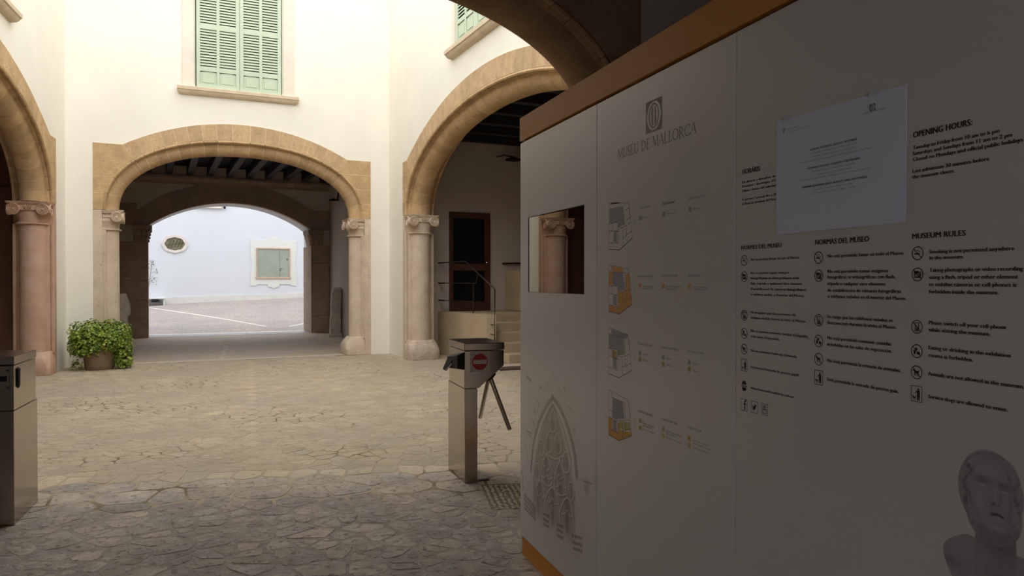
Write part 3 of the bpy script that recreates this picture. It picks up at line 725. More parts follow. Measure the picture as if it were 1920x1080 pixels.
MB().tube([flk(15.44, 1.985), flk(14.36, 1.995), (5.965, 13.30, 1.43), (5.965, 13.30, .16)], .014, 6).build('handrail', IRON, rl)
MB().tube([flk(15.44, 1.545), flk(13.96, 1.545), flk(13.90, 1.72)], .009, 6).build('rail', IRON, rl); MB().tube([flk(15.44, 1.17), flk(14.06, 1.17)], .009, 6).build('rail', IRON, rl)
MB().tube([flk(14.06, 1.545), flk(14.06, .925)], .010, 6).build('post', IRON, rl)
for z in (.535, .73): MB().tube([(5.965, 13.30, z), (5.965, 13.50, z+.005)], .009, 6).build('fixing_pin', IRON, rl)
for z in (1.985, 1.545, 1.17): MB().lathe(flk(15.445, z), [(.018, 0), (.018, .012), (.015, .014), (.015, .35)], 8, (0, -1, 0)).build('wall_rose', BLACK, rl)
h2 = root('wall_handrail', 'short dark handrail bar on the wall right of the dark door', 'handrail', (7.4, 15.40, 1.98))
MB().tube([(7.09, 15.38, 1.985), (8.6, 15.38, 2.03)], .02, 8).build('bar', IRON, h2)
for x in (7.2, 8.4): MB().tube([(x, 15.38, 1.99), (x, 15.45, 1.95)], .009, 6).build('bracket', IRON, h2)
lm = root('wall_lamp', 'small black disc lamp high on the wall of the stair room', 'lamp', (7.2, 15.42, 4.33))
MB().lathe((7.26, 15.18, 4.30), [(.03, .09), (.09, .06), (.17, .03), (.18, .01), (.17, 0), (.02, 0)], 20).build('lamp_shade', BLACK, lm)
MB().tube([(7.26, 15.18, 4.38), (7.10, 15.32, 4.43), (6.98, 15.445, 4.40)], .012, 6).build('arm', BLACK, lm)

# ------------------------------------------------------------------ gallery: leaning fragments, lamp brackets
fg1 = root('carved_fragment', 'tall round-topped carved stone leaning on the right gallery wall', 'stone fragment', (4.72, 21.6, 0))
rings = []
for z, w_, o in ((.0, .16, 0), (.12, .165, 0), (.5, .17, .01), (.62, .15, .015), (1.0, .16, .02), (1.25, .15, .04), (1.36, .11, .05), (1.40, .05, .055)):
    rings.append([(4.66+o+a, 21.6+b, z) for a, b in ((-w_, -.10), (-.02, -.15), (w_*.75, -.13), (w_*.75, .22), (-w_*.8, .22))])
MB().loft(rings).build('slab', FRAG, fg1, bevel=.012)
MB().loft([[(4.42, 21.35, 0), (4.80, 21.30, 0), (4.82, 21.5, 0), (4.5, 21.6, 0)], [(4.44, 21.37, .07), (4.78, 21.32, .10), (4.80, 21.5, .10), (4.5, 21.58, .09)]]).build('broken_foot', FRAG, fg1, bevel=.01)
fg2 = root('carved_fragment', 'broken upright carved stone beside the left far column, behind the plant', 'stone fragment', (-.70, 19.6, 0))
rings = []
for z, w_, o in ((0, .17, 0), (.5, .16, 0), (.75, .15, 0), (.82, .19, .02), (1.05, .18, .02), (1.2, .15, 0), (1.30, .13, 0)):
    rings.append([(-.76+o+a, 19.5+b, z) for a, b in ((-w_, -.12), (0, -.16), (w_, -.10), (w_*1.05, .16), (-w_, .18))])
MB().loft(rings).build('slab', FRAG, fg2, bevel=.012)
MB().box(W3, (-.93, 19.34, .86), (-.80, 19.36, 1.10)).build('caption_plate', WHP, fg2)
for side, x, sg, lab in (('l', -.98, 1, 'black lamp bracket on the left gallery wall'), ('r', 4.83, -1, 'black lamp bracket on the right gallery wall')):
    b = root('lamp_bracket', lab, 'lamp', (x+sg*.1, 21.9, 4.0), 'gallery lamp brackets')
    MB().tube([(x+sg*.01, 21.9, 4.20), (x+sg*.03, 21.9, 4.05), (x+sg*.05, 21.9, 3.97)], .018, 6).build('bracket', BLACK, b)
    MB().lathe((x+sg*.15, 21.9, 3.93), [(.01, .07), (.05, .05), (.14, .015), (.15, 0), (.02, 0)], 14).build('lamp_shade', BLACK, b)

# ------------------------------------------------------------------ potted plant
PC = Vector((-.93, 15.36, 0))
pp = root('potted_shrub', 'bushy green shrub in a terracotta pot by the far left corner', 'plant', PC)
MB().lathe(PC, [(.01, 0), (.215, 0), (.235, .03), (.285, .40), (.30, .41), (.305, .46), (.28, .47), (.262, .44), (.255, .40), (.01, .39)], 26).build('pot', TERRA, pp, smooth=False)
rs = np.random.default_rng(3); lv = MB()
def leafat(c, nrm, size):
    n = Vector(nrm).normalized(); u = n.cross(Vector((rs.uniform(-1, 1), rs.uniform(-1, 1), rs.uniform(-1, 1)))).normalized(); v = n.cross(u); c = Vector(c); k = size
    P = [c-u*k, c-u*k*.45+v*k*.62+n*k*.10, c+u*k*.5+v*k*.62+n*k*.08, c+u*k*1.05-n*k*.15, c+u*k*.5-v*k*.62+n*k*.08, c-u*k*.45-v*k*.62+n*k*.10]
    lv.add(P, [(0, 1, 2, 3), (0, 3, 4, 5)])
def blob(c, r, n, zmin=.02, size=.0235):
    for _ in range(n):
        d = Vector(rs.normal(size=3)).normalized(); k = rs.uniform(.70, 1.04) if rs.random() < .8 else rs.uniform(.3, .8)
        lump = 1+.07*math.sin(d.x*9+1)+.06*math.sin(d.z*11+d.y*7)
        p = Vector((c[0]+d.x*r[0]*k*lump, c[1]+d.y*r[1]*k*lump, c[2]+d.z*r[2]*k*lump))
        if p.z < zmin: continue
        nr = d+Vector(rs.normal(size=3))*.45+Vector((0, 0, .55)); leafat(p, nr, size*rs.uniform(.7, 1.25))
blob(PC+Vector((-.14, -.02, .61)), (.38, .35, .29), 2200); blob(PC+Vector((.17, -.02, .61)), (.37, .35, .285), 2100)
blob(PC+Vector((-.30, .0, .45)), (.22, .27, .22), 600); blob(PC+Vector((.33, -.03, .40)), (.21, .23, .26), 750); blob(PC+Vector((.38, -.08, .17)), (.17, .17, .20), 520)
blob(PC+Vector((-.16, -.26, .42)), (.24, .14, .19), 420); blob(PC+Vector((.16, -.27, .46)), (.22, .12, .13), 280); blob(PC+Vector((-.34, -.12, .10)), (.10, .08, .10), 60); blob(PC+Vector((-.05, -.30, .42)), (.14, .06, .10), 90)
o = lv.build('foliage', LEAFM, pp, fix=False); o['kind'] = 'stuff'
sm = MB()
for k in range(14):
    a = k*2.4; sm.tube([PC+Vector((0, 0, .38)), PC+Vector((math.cos(a)*.12, math.sin(a)*.12, .52)), PC+Vector((math.cos(a)*.3, math.sin(a)*.27, .62+.1*math.sin(k)))], [.012, .008, .004], 5)
for a, b in ((.26, .40), (.30, -.3)): sm.tube([PC+Vector((.24, -.05, .44)), PC+Vector((a+.08, -.1, .30)), PC+Vector((a+.12, b*.2, .06))], .006, 5)
sm.build('stem', mat('shrub_stem', (.16, .10, .05), .9, .1), pp)

# ------------------------------------------------------------------ turnstiles
TD = Vector((.12, .9928, 0)); TE_ = Vector((.9928, -.12, 0))
def turnstile(name, label, base, mirror=False):
    sg = -1 if mirror else 1
    B = Vector(base); fr = Frame(B, TE_*sg, TD)
    R = root(name, label, 'turnstile', fr(.1, .27, 0), 'steel turnstiles at the entrance')
    wp = .104; dp = .545
    MB().box(fr, (0, 0, 0), (wp, dp, .748)).build('post', STEEL, R, bevel=.003)
    hd = MB().prism(fr, [(-.002, .752), (.115, .752), (.322, .925), (.322, 1.045), (-.002, 1.045)], -.004, .50).build('housing', STEEL, R, bevel=.003)
    MB().box(fr, (-.006, -.008, 1.05), (.326, .505, 1.106)).build('lid', STEEL, R, bevel=.004)
    # tripod arms around a slanted hub on the chamfered side
    hc = fr(.258, .25, .842); ax = Vector((sg*TE_.x*.64, sg*TE_.y*.64, -.77)).normalized()
    MB().lathe(hc-ax*.02, [(.055, 0), (.058, .05), (.05, .075), (.02, .085)], 18, ax).build('hub', BLACK, R)
    dn = Vector((0, 0, -1)); b1 = (dn-ax*dn.dot(ax)).normalized(); b2 = ax.cross(b1)
    for e_, d_, z_ in ((.455, .25, .352), (.268, .50, .42)):
        s_ = hc+ax*.03; L_ = fr(e_, d_, z_); dr = (L_-s_).normalized()
        MB().tube([s_, L_-dr*.008, L_-dr*.003, L_], [.0185, .0185, .0175, .015], 14).build('arm', CHROME, R)
    return R, fr, hd
R, fr, hd = turnstile('turnstile', 'steel turnstile with round red no-entry sign, beside the information wall', (2.181, 5.44, 0))
# no-entry plate
sx, sz = .122, .959
MB().box(fr, (.044, -.0075, .881), (.201, -.0042, 1.037)).build('sign_plate', WHP, hd)
n = 36
MB().prism(fr, [(sx+.064*math.cos(2*math.pi*i/n), sz+.064*math.sin(2*math.pi*i/n)) for i in range(n)], -.0092, -.0078).build('red_disc', REDP, hd)
MB().box(fr, (sx-.056, -.0108, sz-.0165), (sx+.056, -.0094, sz+.0165)).build('white_bar', WHP, hd)
# black ticket reader on the outer side
MB().loft([[fr(-.004, a, z) for a, z in ((.0, .90), (.42, .866), (.42, .98), (.0, 1.04))], [fr(-.05, a, z) for a, z in ((.04, .905), (.38, .88), (.38, .965), (.04, 1.01))]]).build('ticket_reader', BLACK, R, bevel=.003)
MB().loft([[fr(-.045, a, z) for a, z in ((.18, .945), (.36, .945), (.36, .975), (.18, .975))], [fr(-.085, a, z) for a, z in ((.26, .862), (.38, .862), (.38, .876), (.26, .876))]]).build('reader_flap', BLACK, R, bevel=.002)
MB().tube([fr(-.052, .20, .93), fr(-.089, .27, .866)], .004, 6).build('flap_edge', CHROME, R)
R2, fr2, hd2 = turnstile('turnstile', 'steel turnstile cut by the left edge of the photo, with black lock slot', (-.844, 5.791, 0), mirror=True)
# front plate with slot, black oblong lock on the right side
MB().box(fr2, (.02, -.0085, .885), (.26, -.0045, 1.038)).build('front_plate', STEEL, hd2, bevel=.002)
MB().box(fr2, (.035, -.011, .944), (.20, -.0088, .978)).build('slot', BLACK, hd2)
for z in (.905, 1.015): MB().lathe(fr2(.03, -.0086, z), [(.009, 0), (.007, .004)], 10, -TD).build('screw', IRON, hd2)
MB().loft([[fr2(-.0025, a, z) for a, z in ((.06, .90), (.085, .885), (.11, .90), (.115, 1.02), (.085, 1.03), (.06, 1.02))], [fr2(-.012, a, z) for a, z in ((.066, .905), (.085, .893), (.104, .905), (.108, 1.015), (.085, 1.022), (.066, 1.015))]]).build('lock', BLACK, hd2)
# small floor anchor and patch of rough cobbles by the right turnstile
t = MB().box(W3, (2.30, 5.46, .001), (2.40, 5.50, .012)).build('floor_anchor', IRON, None, bevel=.002); tag(t, 'tiny dark metal anchor on the ground beside the right turnstile post', 'anchor')
PB = mat('light_cobble', (.50, .42, .32), .85, .2, 8, .5, 30)
pt = root('cobble_patch', 'patch of small pale cobbles beyond the right turnstile post', 'paving', (2.6, 5.0, 0))
q = Frame((2.20, 5.36), (.96, -.28), (.28, .96)); mbx = MB()
mbx.prism(W3, [tuple(q(a, b, 0)[:2]) for a, b in ((0.08, -.62), (1.0, -.62), (1.0, .02), (.08, .02))], -.008, .004, axis='z').build('mortar_bed', JOINT, pt)
cb = MB()
for i in range(22):
    for j in range(15):
        c = q(.11+i*.041+random.uniform(-.006, .006), -.60+j*.041+random.uniform(-.006, .006), .003); cb.ball(c, random.uniform(.014, .019), random.uniform(.014, .019), random.uniform(.005, .009), 6, 4)
o = cb.build('cobble', PB, pt, fix=False, smooth=True); o['kind'] = 'stuff'
# ------------------------------------------------------------------ lettering and print layout on the information wall (metres along the wall, height)
TEXTS = [
('NORMES DEL MUSEU', 2.0935, 2.2852, 1.6977, 0.0135, 1), ('No es permès fumar en tot el Museu.', 2.1423, 2.3626, 1.662, 0.0077, 1), 
('No és permès captar imatges', 2.1426, 2.318, 1.62, 0.0077, 1), ('fotogràfiques ni videogràfiques amb', 2.1426, 2.3614, 1.6042, 0.0077, 1), 
('flaix, trípode o qualsevol altre element', 2.1427, 2.3732, 1.5877, 0.0077, 1), ("d'estabilització de càmeres fotogràfiques", 2.1428, 2.3905, 1.5707, 0.0077, 1), 
("o telèfons mòbils  a l'interior del Museu.", 2.1429, 2.382, 1.5538, 0.0077, 1), ('Us preguem que desconnecteu els', 2.1432, 2.3473, 1.4981, 0.0077, 1), 
('telèfons mòbils durant la visita al Museu.', 2.1433, 2.3896, 1.4821, 0.0077, 1), ('No és permès consumir menjar ni begudes', 2.1435, 2.397, 1.4406, 0.0078, 1), 
("a les sales d'exposició.", 2.1436, 2.2788, 1.4236, 0.0078, 1), ("No es permesa l'entrada d'animals.", 2.1438, 2.3538, 1.3795, 0.0078, 1), 
("Es permet l'entrada de gossos pigall.", 2.1441, 2.363, 1.3282, 0.0078, 1), ('http://museudemallorca.caib.es', 2.1444, 2.3396, 1.263, 0.0078, 1), 
('NORMAS DEL MUSEO', 2.4243, 2.6148, 1.6981, 0.0147, 1), ('No está permitido fumar en todo el Museo.', 2.4725, 2.7223, 1.6617, 0.0091, 1), 
('No está permitido tomar imágenes', 2.4727, 2.6761, 1.6203, 0.0091, 1), ('fotográficas ni videográficas con flash,', 2.4728, 2.6987, 1.6052, 0.0091, 1), 
('trípode o cualquier otro elemento', 2.4729, 2.6687, 1.5877, 0.0091, 1), ('de estabilización de cámaras fotográficas', 2.473, 2.7146, 1.5703, 0.0091, 1), 
('o teléfonos móviles en el interior del Museo.', 2.4731, 2.7302, 1.554, 0.0091, 1), ('Se ruega que los teléfonos móviles se', 2.4721, 2.6909, 1.4993, 0.0091, 1), 
('desconecten durante la visita al Museo.', 2.4722, 2.7026, 1.4834, 0.0091, 1), ('No está permitido consumir comidas', 2.4725, 2.6864, 1.442, 0.0091, 1), 
('ni bebidas en las salas de exposición.', 2.4726, 2.6881, 1.4248, 0.0091, 1), ('No está permitida la entrada de animales.', 2.4728, 2.7148, 1.381, 0.0091, 1), 
('Está permitida la entrada de perros guía.', 2.4731, 2.7088, 1.33, 0.0091, 1), ('HORÀRIS:', 2.098, 2.1875, 1.9351, 0.0164, 1), 
('De dimarts a divendres, de', 2.0965, 2.2572, 1.9066, 0.0077, 1), ("Dissabtes i diumenges, d'11", 2.0966, 2.2614, 1.8936, 0.0077, 1), 
('Dilluns i festius del calendari', 2.0967, 2.2615, 1.8791, 0.0077, 1), ("Es permet l'entrada fins a 30", 2.0968, 2.2616, 1.852, 0.0077, 1), 
("de l'hora de tancament del Museu", 2.0969, 2.2644, 1.8383, 0.0077, 1), ('OPENING HOURS:', 2.7473, 2.8989, 1.9336, 0.0146, 1), 
('Tuesday to Friday from 10 am to 6 pm', 2.7475, 2.962, 1.9062, 0.009, 1), ('Saturdays and Sundays from 11 am to 2 pm', 2.7467, 2.9896, 1.8927, 0.009, 1), 
('Closed on Mondays and official public holidays', 2.7468, 3.012, 1.8789, 0.009, 1), ('Last admission 30 minutes before', 2.7462, 2.9392, 1.8519, 0.009, 1), 
('the museum closes.', 2.7463, 2.8585, 1.838, 0.009, 1), ('MUSEUM RULES', 2.7455, 2.8848, 1.6974, 0.0132, 1), 
('Smoking is not permitted anywhere', 2.7938, 2.9956, 1.6617, 0.0088, 1), ('in the museum.', 2.7939, 2.8809, 1.6481, 0.0088, 1), 
('Taking photographs or video recording', 2.7942, 3.0143, 1.62, 0.009, 1), ('using a flash, tripod or other element', 2.7943, 3.0033, 1.6038, 0.009, 1), 
('to stabilise cameras or cell phones is', 2.7935, 3.0014, 1.5872, 0.009, 1), ('forbidden inside the museum.', 2.7936, 2.9628, 1.5709, 0.009, 1), 
('Please switch off your cell phone', 2.7933, 2.9791, 1.4999, 0.009, 1), ('while visiting the museum.', 2.7934, 2.945, 1.4839, 0.009, 1), 
('Eating or drinking in the exhibition', 2.7928, 2.989, 1.4428, 0.0091, 1), ('rooms is forbidden.', 2.7929, 2.9038, 1.4256, 0.0091, 1), 
('Animals are not allowed in the museum.', 2.7927, 3.0186, 1.3829, 0.0091, 1), ('Service dogs are allowed to enter.', 2.7927, 2.9844, 1.331, 0.0091, 1), 
('PLANTA BAIXA', 1.4247, 1.5199, 1.8856, 0.0102, 0), ('PLANTA BAJA', 1.6073, 1.6942, 1.8855, 0.0096, 0), ('GROUND FLOOR', 1.7876, 1.8905, 1.8862, 0.009, 0), 
('PLANTA PRIMERA', 1.4191, 1.5363, 1.6127, 0.0095, 0), ('PLANTA PRIMERA', 1.6019, 1.7171, 1.6141, 0.009, 0), ('FIRST FLOOR', 1.7844, 1.8657, 1.6133, 0.0085, 0), 
('PLANTA SEGONA', 1.42, 1.5312, 1.3421, 0.0096, 0), ('PLANTA SEGUNDA', 1.603, 1.7209, 1.3431, 0.009, 0), ('SECOND FLOOR', 1.7843, 1.8838, 1.344, 0.0085, 0), 
('PLANTA TERCERA', 1.421, 1.5353, 1.0706, 0.0096, 0), ('PLANTA TERCERA', 1.6041, 1.7167, 1.0713, 0.009, 0), ('THIRD FLOOR', 1.7854, 1.873, 1.0738, 0.0085, 0), 
('Recepció', 1.4598, 1.5077, 1.846, 0.0063, 0), ('Recepción', 1.6385, 1.701, 1.8468, 0.0059, 0), ('Reception', 1.8202, 1.8695, 1.8485, 0.0056, 0), 
('Exposició permanent', 1.455, 1.5455, 1.5738, 0.0071, 0), ('segles XIII-XVIII', 1.455, 1.5334, 1.566, 0.0071, 0), ('Exposición permanente', 1.6368, 1.7387, 1.5747, 0.0067, 0), 
('siglos XIII-XVIII', 1.6368, 1.7092, 1.5657, 0.0067, 0), ('Permanent exhibition', 1.8189, 1.9089, 1.5748, 0.0063, 0), ('13th-18th centuries', 1.819, 1.9066, 1.5666, 0.0063, 0), 
('Oficines', 1.4559, 1.4972, 1.3049, 0.0071, 0), ('Biblioteca', 1.456, 1.5004, 1.2804, 0.0071, 0), ('Oficinas', 1.6378, 1.6745, 1.3056, 0.0067, 0), 
('Biblioteca', 1.6379, 1.6802, 1.2812, 0.0067, 0), ('Offices', 1.8176, 1.85, 1.305, 0.0063, 0), ('Library', 1.8177, 1.8501, 1.2801, 0.0063, 0), 
('Exposició permanent', 1.4569, 1.5476, 1.0296, 0.0071, 0), ('segles XIX-XX', 1.457, 1.5293, 1.0208, 0.0071, 0), ('Exposició temporal', 1.457, 1.5537, 1.0061, 0.0071, 0), 
('Exposición permanente', 1.6389, 1.741, 1.0328, 0.0067, 0), ('siglos XIX-XX', 1.639, 1.7033, 1.0239, 0.0067, 0), ('Exposición temporal', 1.639, 1.7464, 1.0085, 0.0067, 0), 
('Permanent exhibition', 1.8213, 1.9138, 1.0345, 0.0063, 0), ('19th and 20th centuries', 1.8213, 1.9279, 1.0244, 0.0063, 0), 
('Temporary exhibition', 1.8214, 1.9186, 1.0096, 0.0063, 0), ]
SQUARES = [
(1.4248, 1.4572, 1.8503, 'grey'), (1.6075, 1.6362, 1.8496, 'grey'), (1.7878, 1.8132, 1.852, 'grey'), (1.4225, 1.4517, 1.5795, 'or'), (1.605, 1.631, 1.5792, 'or'), 
(1.7859, 1.8088, 1.5798, 'or'), (1.4235, 1.4527, 1.308, 'grey'), (1.4235, 1.4528, 1.2834, 'yel'), (1.6061, 1.6321, 1.3097, 'grey'), (1.6062, 1.6322, 1.2836, 'ol'), 
(1.787, 1.81, 1.3097, 'grey'), (1.7871, 1.8101, 1.2851, 'ol'), (1.4277, 1.4569, 1.0366, 'ye'), (1.4278, 1.457, 1.0097, 'ye'), (1.6072, 1.6331, 1.0384, 'ye'), 
(1.6073, 1.6332, 1.013, 'ye'), (1.7882, 1.8111, 1.0385, 'or'), (1.7883, 1.8112, 1.0132, 'ye'), ]
ICONS = [
('smoke', 2.1092, 1.6633, 0.0168), ('camera', 2.1095, 1.6123, 0.0168), ('phone', 2.1101, 1.4906, 0.0168), ('food', 2.1104, 1.4334, 0.0168), ('dog', 2.1106, 1.384, 0.0168), 
('guide', 2.1109, 1.3335, 0.0168), ('www', 2.1112, 1.2673, 0.0168), ('fb', 2.1106, 1.2076, 0.0172), ('bird', 2.1622, 1.2086, 0.0165), ('tube', 2.2117, 1.209, 0.0159), 
('smoke', 2.4389, 1.6627, 0.0171), ('camera', 2.4392, 1.6131, 0.0171), ('phone', 2.4399, 1.4915, 0.0171), ('food', 2.4402, 1.4346, 0.0171), ('dog', 2.4405, 1.3849, 0.0171), 
('guide', 2.4408, 1.3348, 0.0171), ('smoke', 2.7621, 1.6633, 0.0162), ('camera', 2.762, 1.6142, 0.0162), ('phone', 2.7611, 1.4922, 0.0162), ('food', 2.761, 1.4355, 0.0162), 
('dog', 2.7609, 1.3862, 0.0162), ('guide', 2.7612, 1.3358, 0.0162), ]
PAPER = [
(2.2634, 2.0684), (2.7302, 2.064), (2.73, 1.7375), (2.264, 1.7356), ]
PAPERTEXT = [
('HORARI DE JULIOL, AGOST I SETEMBRE', 2.4131, 2.5819, 1.958, 0.0057, 1), ('De dimarts a divendres de les 10.00h a les 17.00h', 2.4147, 2.5819, 1.9485, 0.0044, 0), 
('Dissabtes i diumenges de les 11.00h a 14.00h', 2.421, 2.5753, 1.9389, 0.0043, 0), 
("Es permet l'entrada fins a 30 minuts abans de l'hora de tancament del Museu", 2.3674, 2.6297, 1.9286, 0.0045, 0), 
('HORARIO DE JULIO, AGOSTO Y SEPTIEMBRE', 2.4025, 2.5919, 1.9079, 0.0057, 1), ('De martes a viernes de las 10.00h a las 17.00h', 2.4212, 2.5756, 1.8978, 0.0044, 0), 
('Sábados y domingos de 11.00h a 14.00h', 2.4335, 2.5636, 1.8876, 0.0043, 0), 
('Se permite la entrada hasta 30 minutos antes de la hora de cierre del Museo', 2.3703, 2.6287, 1.8788, 0.0045, 0), 
('SUMMER SCHEDULE (JULY, AUGUST AND SEPTEMBER)', 2.3813, 2.6162, 1.8577, 0.0058, 1), ('Tuesday to Friday from 10.00h to 17.00h', 2.4291, 2.5679, 1.8474, 0.0043, 0), 
('Saturday and Sunday from 11.00h to 14.00h', 2.4215, 2.576, 1.8379, 0.0044, 0), ('Departament de', 2.3146, 2.37, 2.0333, 0.0032, 0), 
('Cultura, Patrimoni i Esports', 2.3146, 2.4065, 2.0254, 0.0032, 0), ('MUSEU DE MALLORCA', 2.598, 2.6739, 2.018, 0.0039, 0), ]
